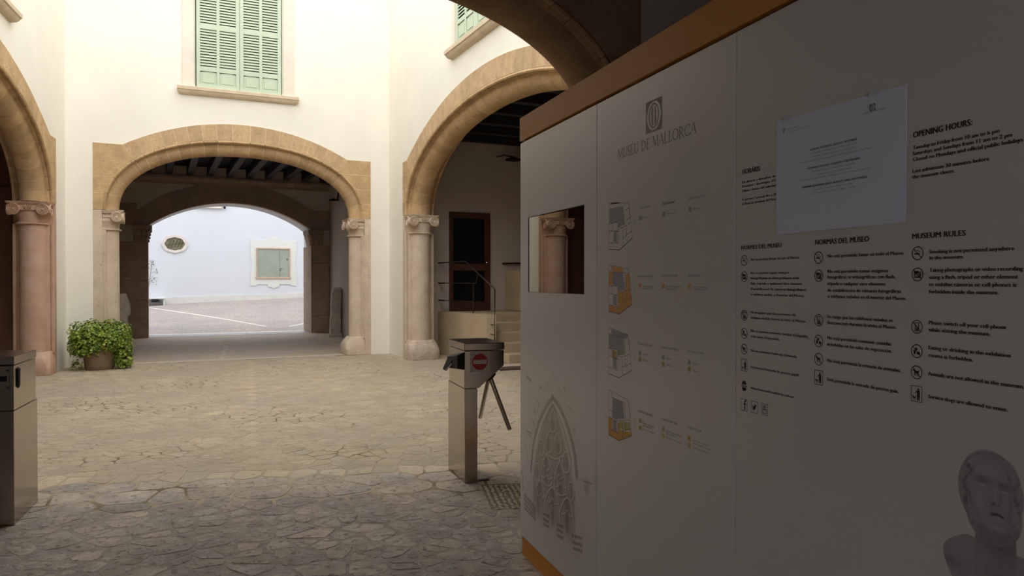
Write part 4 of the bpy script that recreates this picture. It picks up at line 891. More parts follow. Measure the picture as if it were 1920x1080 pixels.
TRACERY = [
(0.03, -0.3, [(0.501, 0.992), (0.428, 0.944), (0.339, 0.869), (0.26, 0.775), (0.206, 0.668), (0.178, 0.535)]), 
(0.034, -0.3, [(0.501, 0.992), (0.583, 0.964), (0.673, 0.905), (0.742, 0.832), (0.791, 0.758), (0.811, 0.655)]), 
(0.012, 0.1, [(0.501, 0.969), (0.44, 0.928), (0.352, 0.848), (0.281, 0.76), (0.233, 0.654), (0.211, 0.543)]), 
(0.012, 0.1, [(0.501, 0.969), (0.583, 0.938), (0.662, 0.877), (0.717, 0.81), (0.759, 0.743), (0.776, 0.646)]), 
(0.008, -0.3, [(0.501, 0.951), (0.428, 0.898), (0.352, 0.82), (0.3, 0.744), (0.266, 0.652)]), 
(0.008, -0.3, [(0.501, 0.951), (0.571, 0.922), (0.64, 0.864), (0.695, 0.797), (0.738, 0.73)]), 
(0.008, -0.1, [(0.501, 1.118), (0.428, 1.063), (0.365, 0.99), (0.287, 0.903), (0.219, 0.796), (0.178, 0.71)]), 
(0.008, -0.1, [(0.501, 1.118), (0.571, 1.073), (0.639, 1.021), (0.716, 0.938), (0.78, 0.848)]), (0.006, -0.1, [(0.501, 1.095), (0.452, 1.057), (0.39, 1.003)]), 
(0.006, -0.1, [(0.501, 1.095), (0.548, 1.07), (0.606, 1.016)]), (0.014, -0.22, [(0.31, 1.029), (0.342, 1.013)]), (0.014, -0.22, [(0.265, 0.947), (0.297, 0.931)]), 
(0.014, -0.22, [(0.225, 0.879), (0.257, 0.863)]), (0.014, -0.22, [(0.203, 0.812), (0.236, 0.797)]), (0.014, -0.22, [(0.648, 1.066), (0.675, 1.05)]), 
(0.014, -0.22, [(0.714, 0.981), (0.74, 0.966)]), (0.014, -0.22, [(0.767, 0.88), (0.792, 0.866)]), (0.05, -0.16, [(0.501, 0.857), (0.513, 0.823)]), 
(0.045, -0.16, [(0.44, 0.745), (0.435, 0.716)]), (0.05, -0.16, [(0.572, 0.754), (0.572, 0.728)]), (0.055, -0.16, [(0.411, 0.647), (0.403, 0.59), (0.416, 0.519)]), 
(0.06, -0.16, [(0.595, 0.636), (0.606, 0.586), (0.607, 0.524)]), (0.05, -0.16, [(0.308, 0.491), (0.313, 0.445)]), (0.06, -0.16, [(0.501, 0.496), (0.502, 0.451)]), 
(0.07, -0.16, [(0.696, 0.505), (0.696, 0.454)]), (0.035, -0.16, [(0.334, 0.695), (0.334, 0.69)]), (0.045, -0.16, [(0.684, 0.709), (0.684, 0.683)]), 
(0.03, -0.16, [(0.274, 0.558), (0.274, 0.535)]), (0.04, -0.16, [(0.738, 0.577), (0.739, 0.551)]), (0.05, -0.16, [(0.287, 0.391), (0.293, 0.335)]), 
(0.05, -0.16, [(0.502, 0.397), (0.502, 0.343)]), (0.06, -0.16, [(0.696, 0.411), (0.696, 0.368)]), 
(0.01, -0.22, [(0.51, 0.928), (0.482, 0.883), (0.47, 0.835), (0.487, 0.811), (0.511, 0.803), (0.546, 0.823), (0.565, 0.862), (0.541, 0.902), (0.51, 0.928)]), 
(0.009, 0.16, [(0.501, 0.933), (0.472, 0.888), (0.46, 0.84), (0.477, 0.816), (0.501, 0.807), (0.537, 0.827), (0.555, 0.866), (0.532, 0.907), (0.501, 0.933)]), 
(0.01, -0.22, [(0.47, 0.804), (0.43, 0.773), (0.405, 0.731), (0.406, 0.694), (0.445, 0.685), (0.499, 0.701), (0.513, 0.754), (0.499, 0.796)]), 
(0.009, 0.16, [(0.46, 0.808), (0.42, 0.778), (0.395, 0.736), (0.395, 0.699), (0.435, 0.689), (0.489, 0.705), (0.503, 0.758), (0.489, 0.8)]), 
(0.01, -0.22, [(0.558, 0.798), (0.527, 0.757), (0.527, 0.716), (0.574, 0.704), (0.627, 0.729), (0.633, 0.77), (0.604, 0.794), (0.565, 0.809)]), 
(0.009, 0.16, [(0.548, 0.803), (0.518, 0.761), (0.518, 0.721), (0.565, 0.708), (0.618, 0.733), (0.624, 0.774), (0.595, 0.799), (0.555, 0.813)]), 
(0.01, -0.22, [(0.413, 0.678), (0.462, 0.67), (0.523, 0.67), (0.581, 0.684), (0.642, 0.711)]), 
(0.009, 0.16, [(0.403, 0.682), (0.453, 0.675), (0.513, 0.675), (0.572, 0.688), (0.633, 0.715)]), 
(0.011, -0.22, [(0.395, 0.702), (0.392, 0.684), (0.381, 0.667), (0.364, 0.654), (0.344, 0.646), (0.325, 0.645), (0.308, 0.651), (0.296, 0.663), (0.292, 0.679), (0.296, 0.698), (0.308, 0.715), (0.325, 0.728), (0.344, 0.736), (0.364, 0.736), (0.381, 0.73), (0.392, 0.718), (0.395, 0.702)]), 
(0.0099, 0.16, [(0.385, 0.706), (0.382, 0.688), (0.371, 0.671), (0.354, 0.658), (0.334, 0.65), (0.314, 0.649), (0.297, 0.655), (0.286, 0.667), (0.282, 0.684), (0.286, 0.702), (0.297, 0.719), (0.314, 0.733), (0.334, 0.74), (0.354, 0.741), (0.37, 0.734), (0.381, 0.722), (0.385, 0.706)]), 
(0.006, -0.22, [(0.344, 0.722), (0.318, 0.694), (0.36, 0.694), (0.324, 0.668), (0.344, 0.659)]), 
(0.0054, 0.16, [(0.334, 0.726), (0.308, 0.698), (0.35, 0.698), (0.313, 0.672), (0.334, 0.663)]), 
(0.011, -0.22, [(0.74, 0.703), (0.737, 0.682), (0.727, 0.663), (0.711, 0.647), (0.693, 0.639), (0.675, 0.638), (0.659, 0.646), (0.648, 0.661), (0.645, 0.681), (0.648, 0.702), (0.659, 0.722), (0.675, 0.737), (0.693, 0.745), (0.711, 0.745), (0.727, 0.737), (0.737, 0.722), (0.74, 0.703)]), 
(0.0099, 0.16, [(0.732, 0.707), (0.728, 0.686), (0.718, 0.666), (0.703, 0.651), (0.684, 0.643), (0.666, 0.642), (0.65, 0.65), (0.639, 0.665), (0.636, 0.685), (0.639, 0.706), (0.65, 0.726), (0.666, 0.741), (0.684, 0.749), (0.703, 0.749), (0.718, 0.741), (0.728, 0.726), (0.732, 0.707)]), 
(0.006, -0.22, [(0.693, 0.729), (0.669, 0.697), (0.707, 0.695), (0.674, 0.666), (0.693, 0.655)]), 
(0.0054, 0.16, [(0.684, 0.733), (0.66, 0.701), (0.699, 0.699), (0.665, 0.67), (0.684, 0.659)]), 
(0.011, -0.22, [(0.329, 0.556), (0.326, 0.537), (0.316, 0.519), (0.302, 0.505), (0.284, 0.497), (0.267, 0.497), (0.252, 0.503), (0.242, 0.516), (0.239, 0.534), (0.242, 0.553), (0.252, 0.571), (0.267, 0.585), (0.284, 0.592), (0.302, 0.593), (0.316, 0.586), (0.326, 0.573), (0.329, 0.556)]), 
(0.0099, 0.16, [(0.319, 0.56), (0.315, 0.541), (0.306, 0.523), (0.291, 0.509), (0.274, 0.501), (0.256, 0.501), (0.241, 0.507), (0.231, 0.52), (0.228, 0.538), (0.231, 0.557), (0.241, 0.575), (0.256, 0.589), (0.274, 0.597), (0.291, 0.597), (0.306, 0.59), (0.315, 0.577), (0.319, 0.56)]), 
(0.006, -0.22, [(0.284, 0.578), (0.262, 0.549), (0.298, 0.548), (0.266, 0.521), (0.284, 0.512)]), 
(0.0054, 0.16, [(0.274, 0.582), (0.251, 0.553), (0.287, 0.552), (0.255, 0.525), (0.274, 0.516)]), 
(0.011, -0.22, [(0.787, 0.571), (0.784, 0.552), (0.775, 0.535), (0.762, 0.521), (0.747, 0.513), (0.732, 0.512), (0.718, 0.519), (0.709, 0.532), (0.706, 0.55), (0.709, 0.569), (0.718, 0.587), (0.731, 0.6), (0.747, 0.608), (0.762, 0.608), (0.775, 0.601), (0.784, 0.588), (0.787, 0.571)]), 
(0.0099, 0.16, [(0.778, 0.575), (0.776, 0.556), (0.767, 0.538), (0.754, 0.524), (0.739, 0.517), (0.723, 0.516), (0.71, 0.523), (0.701, 0.536), (0.698, 0.553), (0.701, 0.572), (0.71, 0.59), (0.723, 0.604), (0.738, 0.612), (0.754, 0.612), (0.767, 0.605), (0.775, 0.592), (0.778, 0.575)]), 
(0.006, -0.22, [(0.747, 0.594), (0.727, 0.565), (0.759, 0.564), (0.731, 0.537), (0.747, 0.527)]), 
(0.0054, 0.16, [(0.738, 0.597), (0.718, 0.568), (0.751, 0.567), (0.722, 0.541), (0.739, 0.531)]), 
(0.013, -0.22, [(0.413, 0.673), (0.363, 0.611), (0.345, 0.55), (0.375, 0.511), (0.446, 0.507), (0.499, 0.534)]), 
(0.0117, 0.16, [(0.403, 0.677), (0.352, 0.615), (0.334, 0.554), (0.365, 0.515), (0.436, 0.51), (0.489, 0.538)]), 
(0.013, -0.22, [(0.413, 0.673), (0.475, 0.646), (0.506, 0.599), (0.499, 0.534)]), (0.0117, 0.16, [(0.403, 0.677), (0.465, 0.65), (0.496, 0.603), (0.489, 0.538)]), 
(0.013, -0.22, [(0.604, 0.685), (0.558, 0.621), (0.528, 0.56), (0.535, 0.508), (0.604, 0.5), (0.682, 0.53)]), 
(0.0117, 0.16, [(0.595, 0.689), (0.549, 0.625), (0.518, 0.563), (0.525, 0.511), (0.595, 0.504), (0.674, 0.534)]), 
(0.013, -0.22, [(0.604, 0.685), (0.656, 0.644), (0.687, 0.592), (0.687, 0.531)]), (0.0117, 0.16, [(0.595, 0.689), (0.647, 0.648), (0.678, 0.595), (0.678, 0.535)]), 
(0.008, -0.22, [(0.375, 0.595), (0.413, 0.613), (0.431, 0.581), (0.47, 0.613)]), (0.0072, 0.16, [(0.365, 0.599), (0.403, 0.617), (0.421, 0.585), (0.46, 0.617)]), 
(0.008, -0.22, [(0.355, 0.543), (0.388, 0.533), (0.426, 0.57), (0.463, 0.543), (0.499, 0.57)]), 
(0.0072, 0.16, [(0.345, 0.547), (0.378, 0.537), (0.416, 0.574), (0.453, 0.547), (0.489, 0.574)]), (0.008, -0.22, [(0.565, 0.587), (0.6, 0.613), (0.615, 0.586), (0.656, 0.61)]), 
(0.0072, 0.16, [(0.556, 0.591), (0.59, 0.617), (0.606, 0.59), (0.647, 0.614)]), (0.008, -0.22, [(0.542, 0.536), (0.581, 0.538), (0.616, 0.582), (0.649, 0.552), (0.682, 0.565)]), 
(0.0072, 0.16, [(0.532, 0.54), (0.572, 0.542), (0.606, 0.586), (0.64, 0.555), (0.674, 0.568)]), 
(0.014, -0.22, [(0.271, 0.456), (0.319, 0.516), (0.37, 0.501), (0.401, 0.453), (0.408, 0.354)]), 
(0.0126, 0.16, [(0.26, 0.46), (0.308, 0.52), (0.36, 0.505), (0.391, 0.457), (0.398, 0.357)]), 
(0.014, -0.22, [(0.408, 0.437), (0.45, 0.485), (0.511, 0.528), (0.57, 0.499), (0.604, 0.438), (0.605, 0.359)]), 
(0.0126, 0.16, [(0.398, 0.44), (0.441, 0.489), (0.501, 0.532), (0.561, 0.503), (0.595, 0.442), (0.595, 0.363)]), 
(0.014, -0.22, [(0.604, 0.421), (0.649, 0.486), (0.704, 0.528), (0.758, 0.5), (0.779, 0.43), (0.789, 0.349)]), 
(0.0126, 0.16, [(0.595, 0.424), (0.64, 0.49), (0.696, 0.531), (0.749, 0.503), (0.77, 0.434), (0.781, 0.353)]), 
(0.008, -0.22, [(0.276, 0.419), (0.311, 0.414), (0.329, 0.443), (0.37, 0.422), (0.396, 0.447)]), 
(0.0072, 0.16, [(0.266, 0.423), (0.3, 0.418), (0.319, 0.447), (0.36, 0.425), (0.386, 0.451)]), 
(0.008, -0.22, [(0.431, 0.425), (0.475, 0.428), (0.506, 0.473), (0.542, 0.438), (0.588, 0.456)]), 
(0.0072, 0.16, [(0.421, 0.428), (0.465, 0.432), (0.497, 0.477), (0.532, 0.442), (0.579, 0.459)]), 
(0.008, -0.22, [(0.634, 0.421), (0.672, 0.428), (0.704, 0.467), (0.737, 0.43), (0.772, 0.449)]), 
(0.0072, 0.16, [(0.625, 0.424), (0.663, 0.431), (0.696, 0.471), (0.728, 0.433), (0.764, 0.453)]), (0.012, -0.05, [(0.212, 0.283), (0.212, 0.176)]), 
(0.012, -0.05, [(0.404, 0.285), (0.404, 0.174)]), (0.012, -0.05, [(0.595, 0.292), (0.596, 0.195)]), (0.012, -0.05, [(0.812, 0.296), (0.812, 0.256)]), 
(0.016, -0.38, [(0.371, 0.347), (0.451, 0.356)]), (0.007, 0.1, [(0.371, 0.356), (0.451, 0.365)]), (0.016, -0.38, [(0.371, 0.319), (0.441, 0.326)]), 
(0.007, 0.1, [(0.371, 0.328), (0.441, 0.335)]), (0.016, -0.38, [(0.376, 0.293), (0.446, 0.3)]), (0.007, 0.1, [(0.376, 0.302), (0.446, 0.309)]), 
(0.016, -0.38, [(0.563, 0.351), (0.641, 0.361)]), (0.007, 0.1, [(0.563, 0.36), (0.641, 0.37)]), (0.016, -0.38, [(0.565, 0.325), (0.629, 0.331)]), 
(0.007, 0.1, [(0.565, 0.334), (0.629, 0.34)]), (0.016, -0.38, [(0.568, 0.295), (0.636, 0.303)]), (0.007, 0.1, [(0.568, 0.303), (0.636, 0.311)]), 
(0.016, -0.38, [(0.758, 0.356), (0.865, 0.377)]), (0.007, 0.1, [(0.758, 0.365), (0.864, 0.386)]), (0.016, -0.38, [(0.769, 0.326), (0.867, 0.345)]), 
(0.007, 0.1, [(0.769, 0.334), (0.867, 0.353)]), (0.016, -0.38, [(0.773, 0.298), (0.871, 0.318)]), (0.007, 0.1, [(0.773, 0.306), (0.871, 0.326)]), 
(0.018, -0.36, [(0.07, 0.365), (0.15, 0.357), (0.244, 0.34)]), (0.018, -0.36, [(0.07, 0.341), (0.15, 0.334), (0.244, 0.319)]), 
(0.018, -0.36, [(0.07, 0.317), (0.15, 0.31), (0.244, 0.298)]), (0.018, -0.36, [(0.07, 0.293), (0.15, 0.287), (0.244, 0.277)]), 
(0.006, 0.1, [(0.07, 0.352), (0.15, 0.345), (0.244, 0.329)]), (0.006, 0.1, [(0.07, 0.328), (0.15, 0.321), (0.244, 0.308)]), 
(0.006, 0.1, [(0.07, 0.304), (0.15, 0.298), (0.244, 0.287)]), (0.006, 0.1, [(0.07, 0.28), (0.15, 0.274), (0.244, 0.266)]), (0.018, -0.3, [(0.107, 1.052), (0.178, 1.036)]), 
(0.01, -0.28, [(0.107, 0.741), (0.178, 0.745)]), (0.01, -0.28, [(0.116, 0.728), (0.178, 0.725)]), (0.01, -0.25, [(0.07, 0.664), (0.107, 0.627), (0.122, 0.581)]), 
(0.012, -0.28, [(0.01, 0.495), (0.049, 0.464), (0.028, 0.419), (0.058, 0.397)]), (0.06, -0.14, [(0.93, 0.652), (0.921, 0.625)]), (0.008, -0.3, [(0.886, 0.655), (0.982, 0.665)]), ]
# ------------------------------------------------------------------ information wall (booth)
KL = 4.12
R = root('information_kiosk', 'large free-standing white information wall with orange top and plinth, filling the right half', 'kiosk', KIOSK(1.5, .3, 0))
cs = MB().box(KIOSK, (.006, .022, .02), (KL-.006, .70, 2.42)).build('carcass', mat('kiosk_carcass', (.008, .008, .008), .8, 0), R)
top = MB().box(KIOSK, (-.004, -.004, 2.408), (KL, .72, 2.542)).build('top_board', ORANGE, R, bevel=.002)
pln = MB().box(KIOSK, (.004, .008, 0), (KL, .70, .112)).build('plinth', ORANGE, R, bevel=.002)
panels = []
MS0, MS1, MZ0, MZ1 = .127, .893, 1.535, 1.957
for k, (a, b) in enumerate(((0, 1.0262), (1.0328, 2.063), (2.066, 3.10), (3.103, KL-.004))):
    if k == 0:
        o_ = [(a, .117), (b, .117), (b, 2.395), (a, 2.395)]; i_ = [(MS0, MZ0), (MS1, MZ0), (MS1, MZ1), (MS0, MZ1)]
        V = [KIOSK(s, d, z) for d in (0, .020) for s, z in o_+i_]; F = []
        for i in range(4):
            j = (i+1) % 4; F += [(i, j, 4+j, 4+i), (8+i, 12+i, 12+j, 8+j), (i, 8+i, 8+j, j), (4+i, 4+j, 12+j, 12+i)]
        panels.append(mesh('panel', V, F, PANEL, R))
    else: panels.append(MB().box(KIOSK, (a, 0, .117), (b, .020, 2.395)).build('panel', PANEL, R, bevel=.0012))
# end cheek
MB().box(KIOSK, (-.0035, .021, .117), (.006, .70, 2.398)).build('end_panel', PANEL, R)
sc_ = MB(); sc_.add([KIOSK(MS0-.006, .0015, MZ0-.006), KIOSK(MS1+.006, .0185, MZ0-.006), KIOSK(MS1+.006, .0185, MZ1+.006), KIOSK(MS0-.006, .0015, MZ1+.006)], [(0, 1, 2, 3)])
SCRX = MB().add([KIOSK(MS0+.004, .006-.002, MZ0+.001), KIOSK(MS1-.001, .0195, MZ0+.001), KIOSK(MS1-.001, .0195, MZ1-.001), KIOSK(MS0+.004, .006-.002, MZ1-.001)], [(0, 1, 2, 3)])
scr = SCRX.build('dark_glass_screen', GLASSM, R, fix=False)
for a, b in (((MS0, MZ0), (MS0+.0035, MZ1)), ((MS0, MZ1-.002), (MS1, MZ1)), ((MS0, MZ0), (MS1, MZ0+.0015)), ((MS1-.001, MZ0), (MS1, MZ1))):
    MB().box(KIOSK, (a[0], .0025, a[1]), (b[0], .0215, b[1])).build('screen_edge', BLACK, scr)

# ---- flat print on the panels: everything lies on the face
def face(parent, name, polys, m, off=.0006):
    mb = MB()
    for poly in polys: mb.add([KIOSK(s, -off, z) for s, z in poly], [tuple(range(len(poly)))])
    o = mb.build(name, m, parent, fix=False)
    return o
def stroke(pts, w_, closed=False):
    """list of quads along a line"""
    out = []; n = len(pts)
    for i in range(n if closed else n-1):
        a = pts[i]; b = pts[(i+1) % n]; dx, dz = b[0]-a[0], b[1]-a[1]; l = math.hypot(dx, dz) or 1; e = w_*.3/l if not closed else w_*.45/l
        nx, nz = -dz/l*w_/2, dx/l*w_/2; ax, az = a[0]-dx*e, a[1]-dz*e; bx, bz = b[0]+dx*e, b[1]+dz*e
        out.append([(ax-nx, az-nz), (bx-nx, bz-nz), (bx+nx, bz+nz), (ax+nx, az+nz)])
    return out
def circ(cx, cz, rx, rz=None, n=24, a0=0, a1=2*math.pi, inc=False):
    rz = rz or rx; return [(cx+rx*math.cos(a0+(a1-a0)*i/(n-1 if inc else n)), cz+rz*math.sin(a0+(a1-a0)*i/(n-1 if inc else n))) for i in range(n)]
def pan(s): return panels[0 if s < 1.03 else 1 if s < 2.064 else 2]
def text(txt, s0, s1, z, cap, bold, m, parent, off=.0007):
    cu = bpy.data.curves.new('text_line', 'FONT'); cu.body = txt; cu.size = cap/.729; cu.resolution_u = 2; cu.offset = 0
    cu.materials.append(m); o = bpy.data.objects.new('text_line', cu); COL.objects.link(o)
    o['bold'] = bold; loc = KIOSK(s0, -off, z); o.parent = parent; o.location = loc-WP[parent.name]; WP[o.name] = loc
    M = Matrix((tuple(-KD), (0, 0, 1), tuple(-KN))).transposed(); o.rotation_euler = M.to_euler(); return (o, s1-s0)
TX = []
for t in TEXTS: TX.append(text(t[0], t[1], t[2], t[3], t[4], t[5], INK if t[1] > 2.07 else FAINT, pan(t[1])))
# paper notice
PZ = PAPER; nx, nz = 12, 10; V = []; F = []
for j in range(nz+1):
    for i in range(nx+1):
        u_, v_ = i/nx, j/nz
        a = [PZ[3][k]*(1-u_)+PZ[2][k]*u_ for k in (0, 1)]; b = [PZ[0][k]*(1-u_)+PZ[1][k]*u_ for k in (0, 1)]
        s, z = a[0]*(1-v_)+b[0]*v_, a[1]*(1-v_)+b[1]*v_
        V.append(KIOSK(s, -.0022-.010*max(0, u_-.55)*max(0, .5-v_)-.004*math.sin(u_*3.1)*(1-v_), z))
nn = len(V); V += [v+KN*.0008 for v in V]
for j in range(nz):
    for i in range(nx):
        a = j*(nx+1)+i; F += [(a, a+1, a+nx+2, a+nx+1), (nn+a, nn+a+nx+1, nn+a+nx+2, nn+a+1)]
per = list(range(nx+1))+[(j+1)*(nx+1)+nx for j in range(nz)]+[nz*(nx+1)+i for i in range(nx-1, -1, -1)]+[j*(nx+1) for j in range(nz-1, 0, -1)]
for a, b in zip(per, per[1:]+per[:1]): F.append((a, b, nn+b, nn+a))
pr = root('paper_notice', 'white paper sheet with summer opening times taped over the dark information wall', 'notice', KIOSK(2.5, 0, 1.74))
sh = mesh('sheet', V, F, PAPERM, pr)
for t in PAPERTEXT: TX.append(text(t[0], t[1], t[2], t[3], t[4]*.95, t[5], INK if t[5] else FAINT, sh, off=.0078))
for s, z in ((2.62, 2.0665), (2.30, 2.069)): face(sh, 'tape', [[(s, z-.012), (s+.03, z-.012), (s+.03, z+.006), (s, z+.006)]], mat('clear_tape', (.70, .72, .80), .3, 0), off=.0068)
bpy.context.view_layer.update()
for o, wd in TX:
    w0 = o.dimensions.x
    if w0 > 0: o.scale.x = wd/w0
bpy.context.view_layer.update(); dg = bpy.context.evaluated_depsgraph_get()
for o, wd in TX:                     # plain meshes instead of font objects
    me = bpy.data.meshes.new_from_object(o.evaluated_get(dg)); me.name = 'text_line'
    n = bpy.data.objects.new('lettering', me); COL.objects.link(n); n.parent = o.parent; n.location = o.location; n.rotation_euler = o.rotation_euler; n.scale = o.scale
    if not me.materials: me.materials.append(INK)
    if o['bold']:                    # heavier weight: the glyph outlines drawn twice, a hair apart
        k = o.data.size*.045/max(o.scale.x, .2); vs = [v.co.copy() for v in me.vertices]; fs = [tuple(p.vertices) for p in me.polygons]; m0 = me.materials[0]; nv = len(vs)
        me = bpy.data.meshes.new('text_line'); me.from_pydata([v-Vector((k, 0, 0)) for v in vs]+[v+Vector((k, 0, .00004)) for v in vs], [], fs+[tuple(i+nv for i in f) for f in fs]); me.materials.append(m0); n.data = me
    bpy.data.objects.remove(o)
# paper marks
face(sh, 'letterhead_mark', [[(2.3015, 2.026), (2.304, 2.026), (2.3065, 2.0405), (2.303, 2.0405)], [(2.3075, 2.036), (2.309, 2.034), (2.3115, 2.0405), (2.308, 2.0405)]], INK, .0085)
def emblem(cx, cz, w_, h, parent, m, off):
    P = []
    x0, x1, z0, z1 = cx-w_/2, cx+w_/2, cz-h/2, cz+h/2
    sq = [(x0, z0), (x1, z0), (x1, z1), (x0, z1)]; P += stroke(sq, w_*.055, True)
    # corner fields left between the frame and the ring
    R_ = w_*.455; Rz = h*.49
    for qx, qz in ((1, 1), (-1, 1), (-1, -1), (1, -1)):
        arc = [(cx+qx*R_*math.cos(a), cz+qz*Rz*math.sin(a)) for a in np.linspace(.08, math.pi/2-.08, 9)]
        for i in range(8):
            a, b = arc[i], arc[i+1]; co = (cx+qx*w_*.5, cz+qz*h*.5)
            P.append([a, b, ((b[0]+co[0]*2)/3, (b[1]+co[1]*2)/3), ((a[0]+co[0]*2)/3, (a[1]+co[1]*2)/3)])
        P += stroke(circ(cx+qx*w_*.40, cz+qz*h*.41, w_*.035, h*.03, 8), w_*.02, True)
    inn = circ(cx, cz, w_*.30, h*.39, 28); P += stroke(inn, w_*.045, True)
    for qx in (-1, 1):                    # the two inner stems of the letter
        l = [(cx+qx*w_*.06, cz-h*.34), (cx+qx*w_*.06, cz+h*.33), (cx+qx*w_*.13, cz+h*.27), (cx+qx*w_*.16, cz+h*.12), (cx+qx*w_*.13, cz), (cx+qx*w_*.16, cz-h*.12), (cx+qx*w_*.13, cz-h*.27)]
        P.append(l if qx > 0 else l[::-1])
    P.append([(cx-w_*.10, z0), (cx+w_*.10, z0), (cx, z0-h*.04)]); P.append([(cx-w_*.12, z1), (cx+w_*.12, z1), (cx, z1+h*.03)])
    return face(parent, 'emblem', P, m, off)
emblem(1.541, 2.2375, .118, .117, panels[1], BRINK, .0006); emblem(2.634, 2.0295, .016, .016, sh, INK, .0085)
# serif capitals drawn stroke by stroke
def serif_text(txt, s0, s1, z, h, m, parent):
    G = {'M': (1.0, [('n', (.12, 0), (.16, 1)), ('k', (.16, 1), (.50, .12)), ('n', (.50, .12), (.84, 1)), ('k', (.84, 1), (.90, 0))], [(.12, 0), (.90, 0), (.13, 1), (.87, 1)]),
     'U': (.86, [('k', (.16, 1), (.16, .30)), ('a', (.44, .30), (.28, .30), math.pi, 2*math.pi), ('n', (.72, .30), (.72, 1))], [(.16, 1), (.72, 1)]),
     'S': (.60, [('a', (.32, .75), (.19, .235), .5, math.pi*1.25), ('k', (.20, .60), (.42, .40)), ('a', (.29, .26), (.20, .245), -math.pi*.75-.2, .75)], []),
     'E': (.66, [('k', (.18, 0), (.18, 1)), ('n', (.18, .975), (.56, .975)), ('n', (.18, .52), (.48, .52)), ('n', (.18, .025), (.60, .025)), ('n', (.56, 1), (.56, .86)), ('n', (.60, 0), (.62, .16))], [(.18, 0), (.18, 1)]),
     'D': (.90, [('k', (.18, 0), (.18, 1)), ('a', (.22, .5), (.56, .48), -math.pi/2, math.pi/2)], [(.18, 0), (.18, 1)]),
     'A': (.86, [('n', (.10, 0), (.43, 1.02)), ('k', (.43, 1.02), (.76, 0)), ('n', (.22, .36), (.64, .36))], [(.10, 0), (.76, 0)]),
     'L': (.64, [('k', (.18, 0), (.18, 1)), ('n', (.18, .025), (.58, .025)), ('n', (.58, 0), (.61, .18))], [(.18, 0), (.18, 1)]),
     'O': (.98, [('a', (.49, .5), (.40, .49), 0, 2*math.pi)], []),
     'R': (.80, [('k', (.18, 0), (.18, 1)), ('a', (.22, .745), (.30, .235), -math.pi/2, math.pi/2), ('k', (.34, .50), (.74, 0))], [(.18, 0), (.18, 1), (.74, 0)]),
     'C': (.86, [('a', (.50, .5), (.40, .49), .65, 2*math.pi-.65), ('n', (.82, .98), (.82, .78)), ('n', (.82, .02), (.82, .2))], []), ' ': (.42, [], [])}
    tot = sum(G[c][0] for c in txt); k = (s1-s0)/tot; x = s0
    for c in txt:
        w_, st_, sf = G[c]; P = []
        for q in st_:
            if q[0] in 'nk':
                P += stroke([(x+q[1][0]*k, z+q[1][1]*h), (x+q[2][0]*k, z+q[2][1]*h)], .0018 if q[0] == 'n' else .0044)
            else:
                _, (cx, cy), (rx, ry), a0, a1 = q; nn_ = 16; pts = [(cx+rx*math.cos(a0+(a1-a0)*i/nn_), cy+ry*math.sin(a0+(a1-a0)*i/nn_)) for i in range(nn_+1)]
                for i in range(nn_):
                    am = a0+(a1-a0)*(i+.5)/nn_; P += stroke([(x+pts[i][0]*k, z+pts[i][1]*h), (x+pts[i+1][0]*k, z+pts[i+1][1]*h)], .0016+.0028*abs(math.cos(am)))
        for a, b in sf: P += stroke([(x+a*k-.0045, z+b*h), (x+a*k+.0045, z+b*h)], .0014)
        if P: face(parent, 'capital_letter', P, m)
        x += w_*k
serif_text('MUSEU DE MALLORCA', 1.2368, 1.838, 2.116, .0405, mat('brown_grey_ink', (.20, .165, .135), .6, 0), panels[1])
# legend squares
CM = {'grey': GREYP, 'or': ORP, 'yel': OLP, 'ol': OLP, 'ye': YEP}
for a, b, z, c in SQUARES: face(panels[1], 'legend_square', [[(a, z-.0085), (b-.007, z-.0085), (b-.007, z+.0085), (a, z+.0085)]], CM[c])
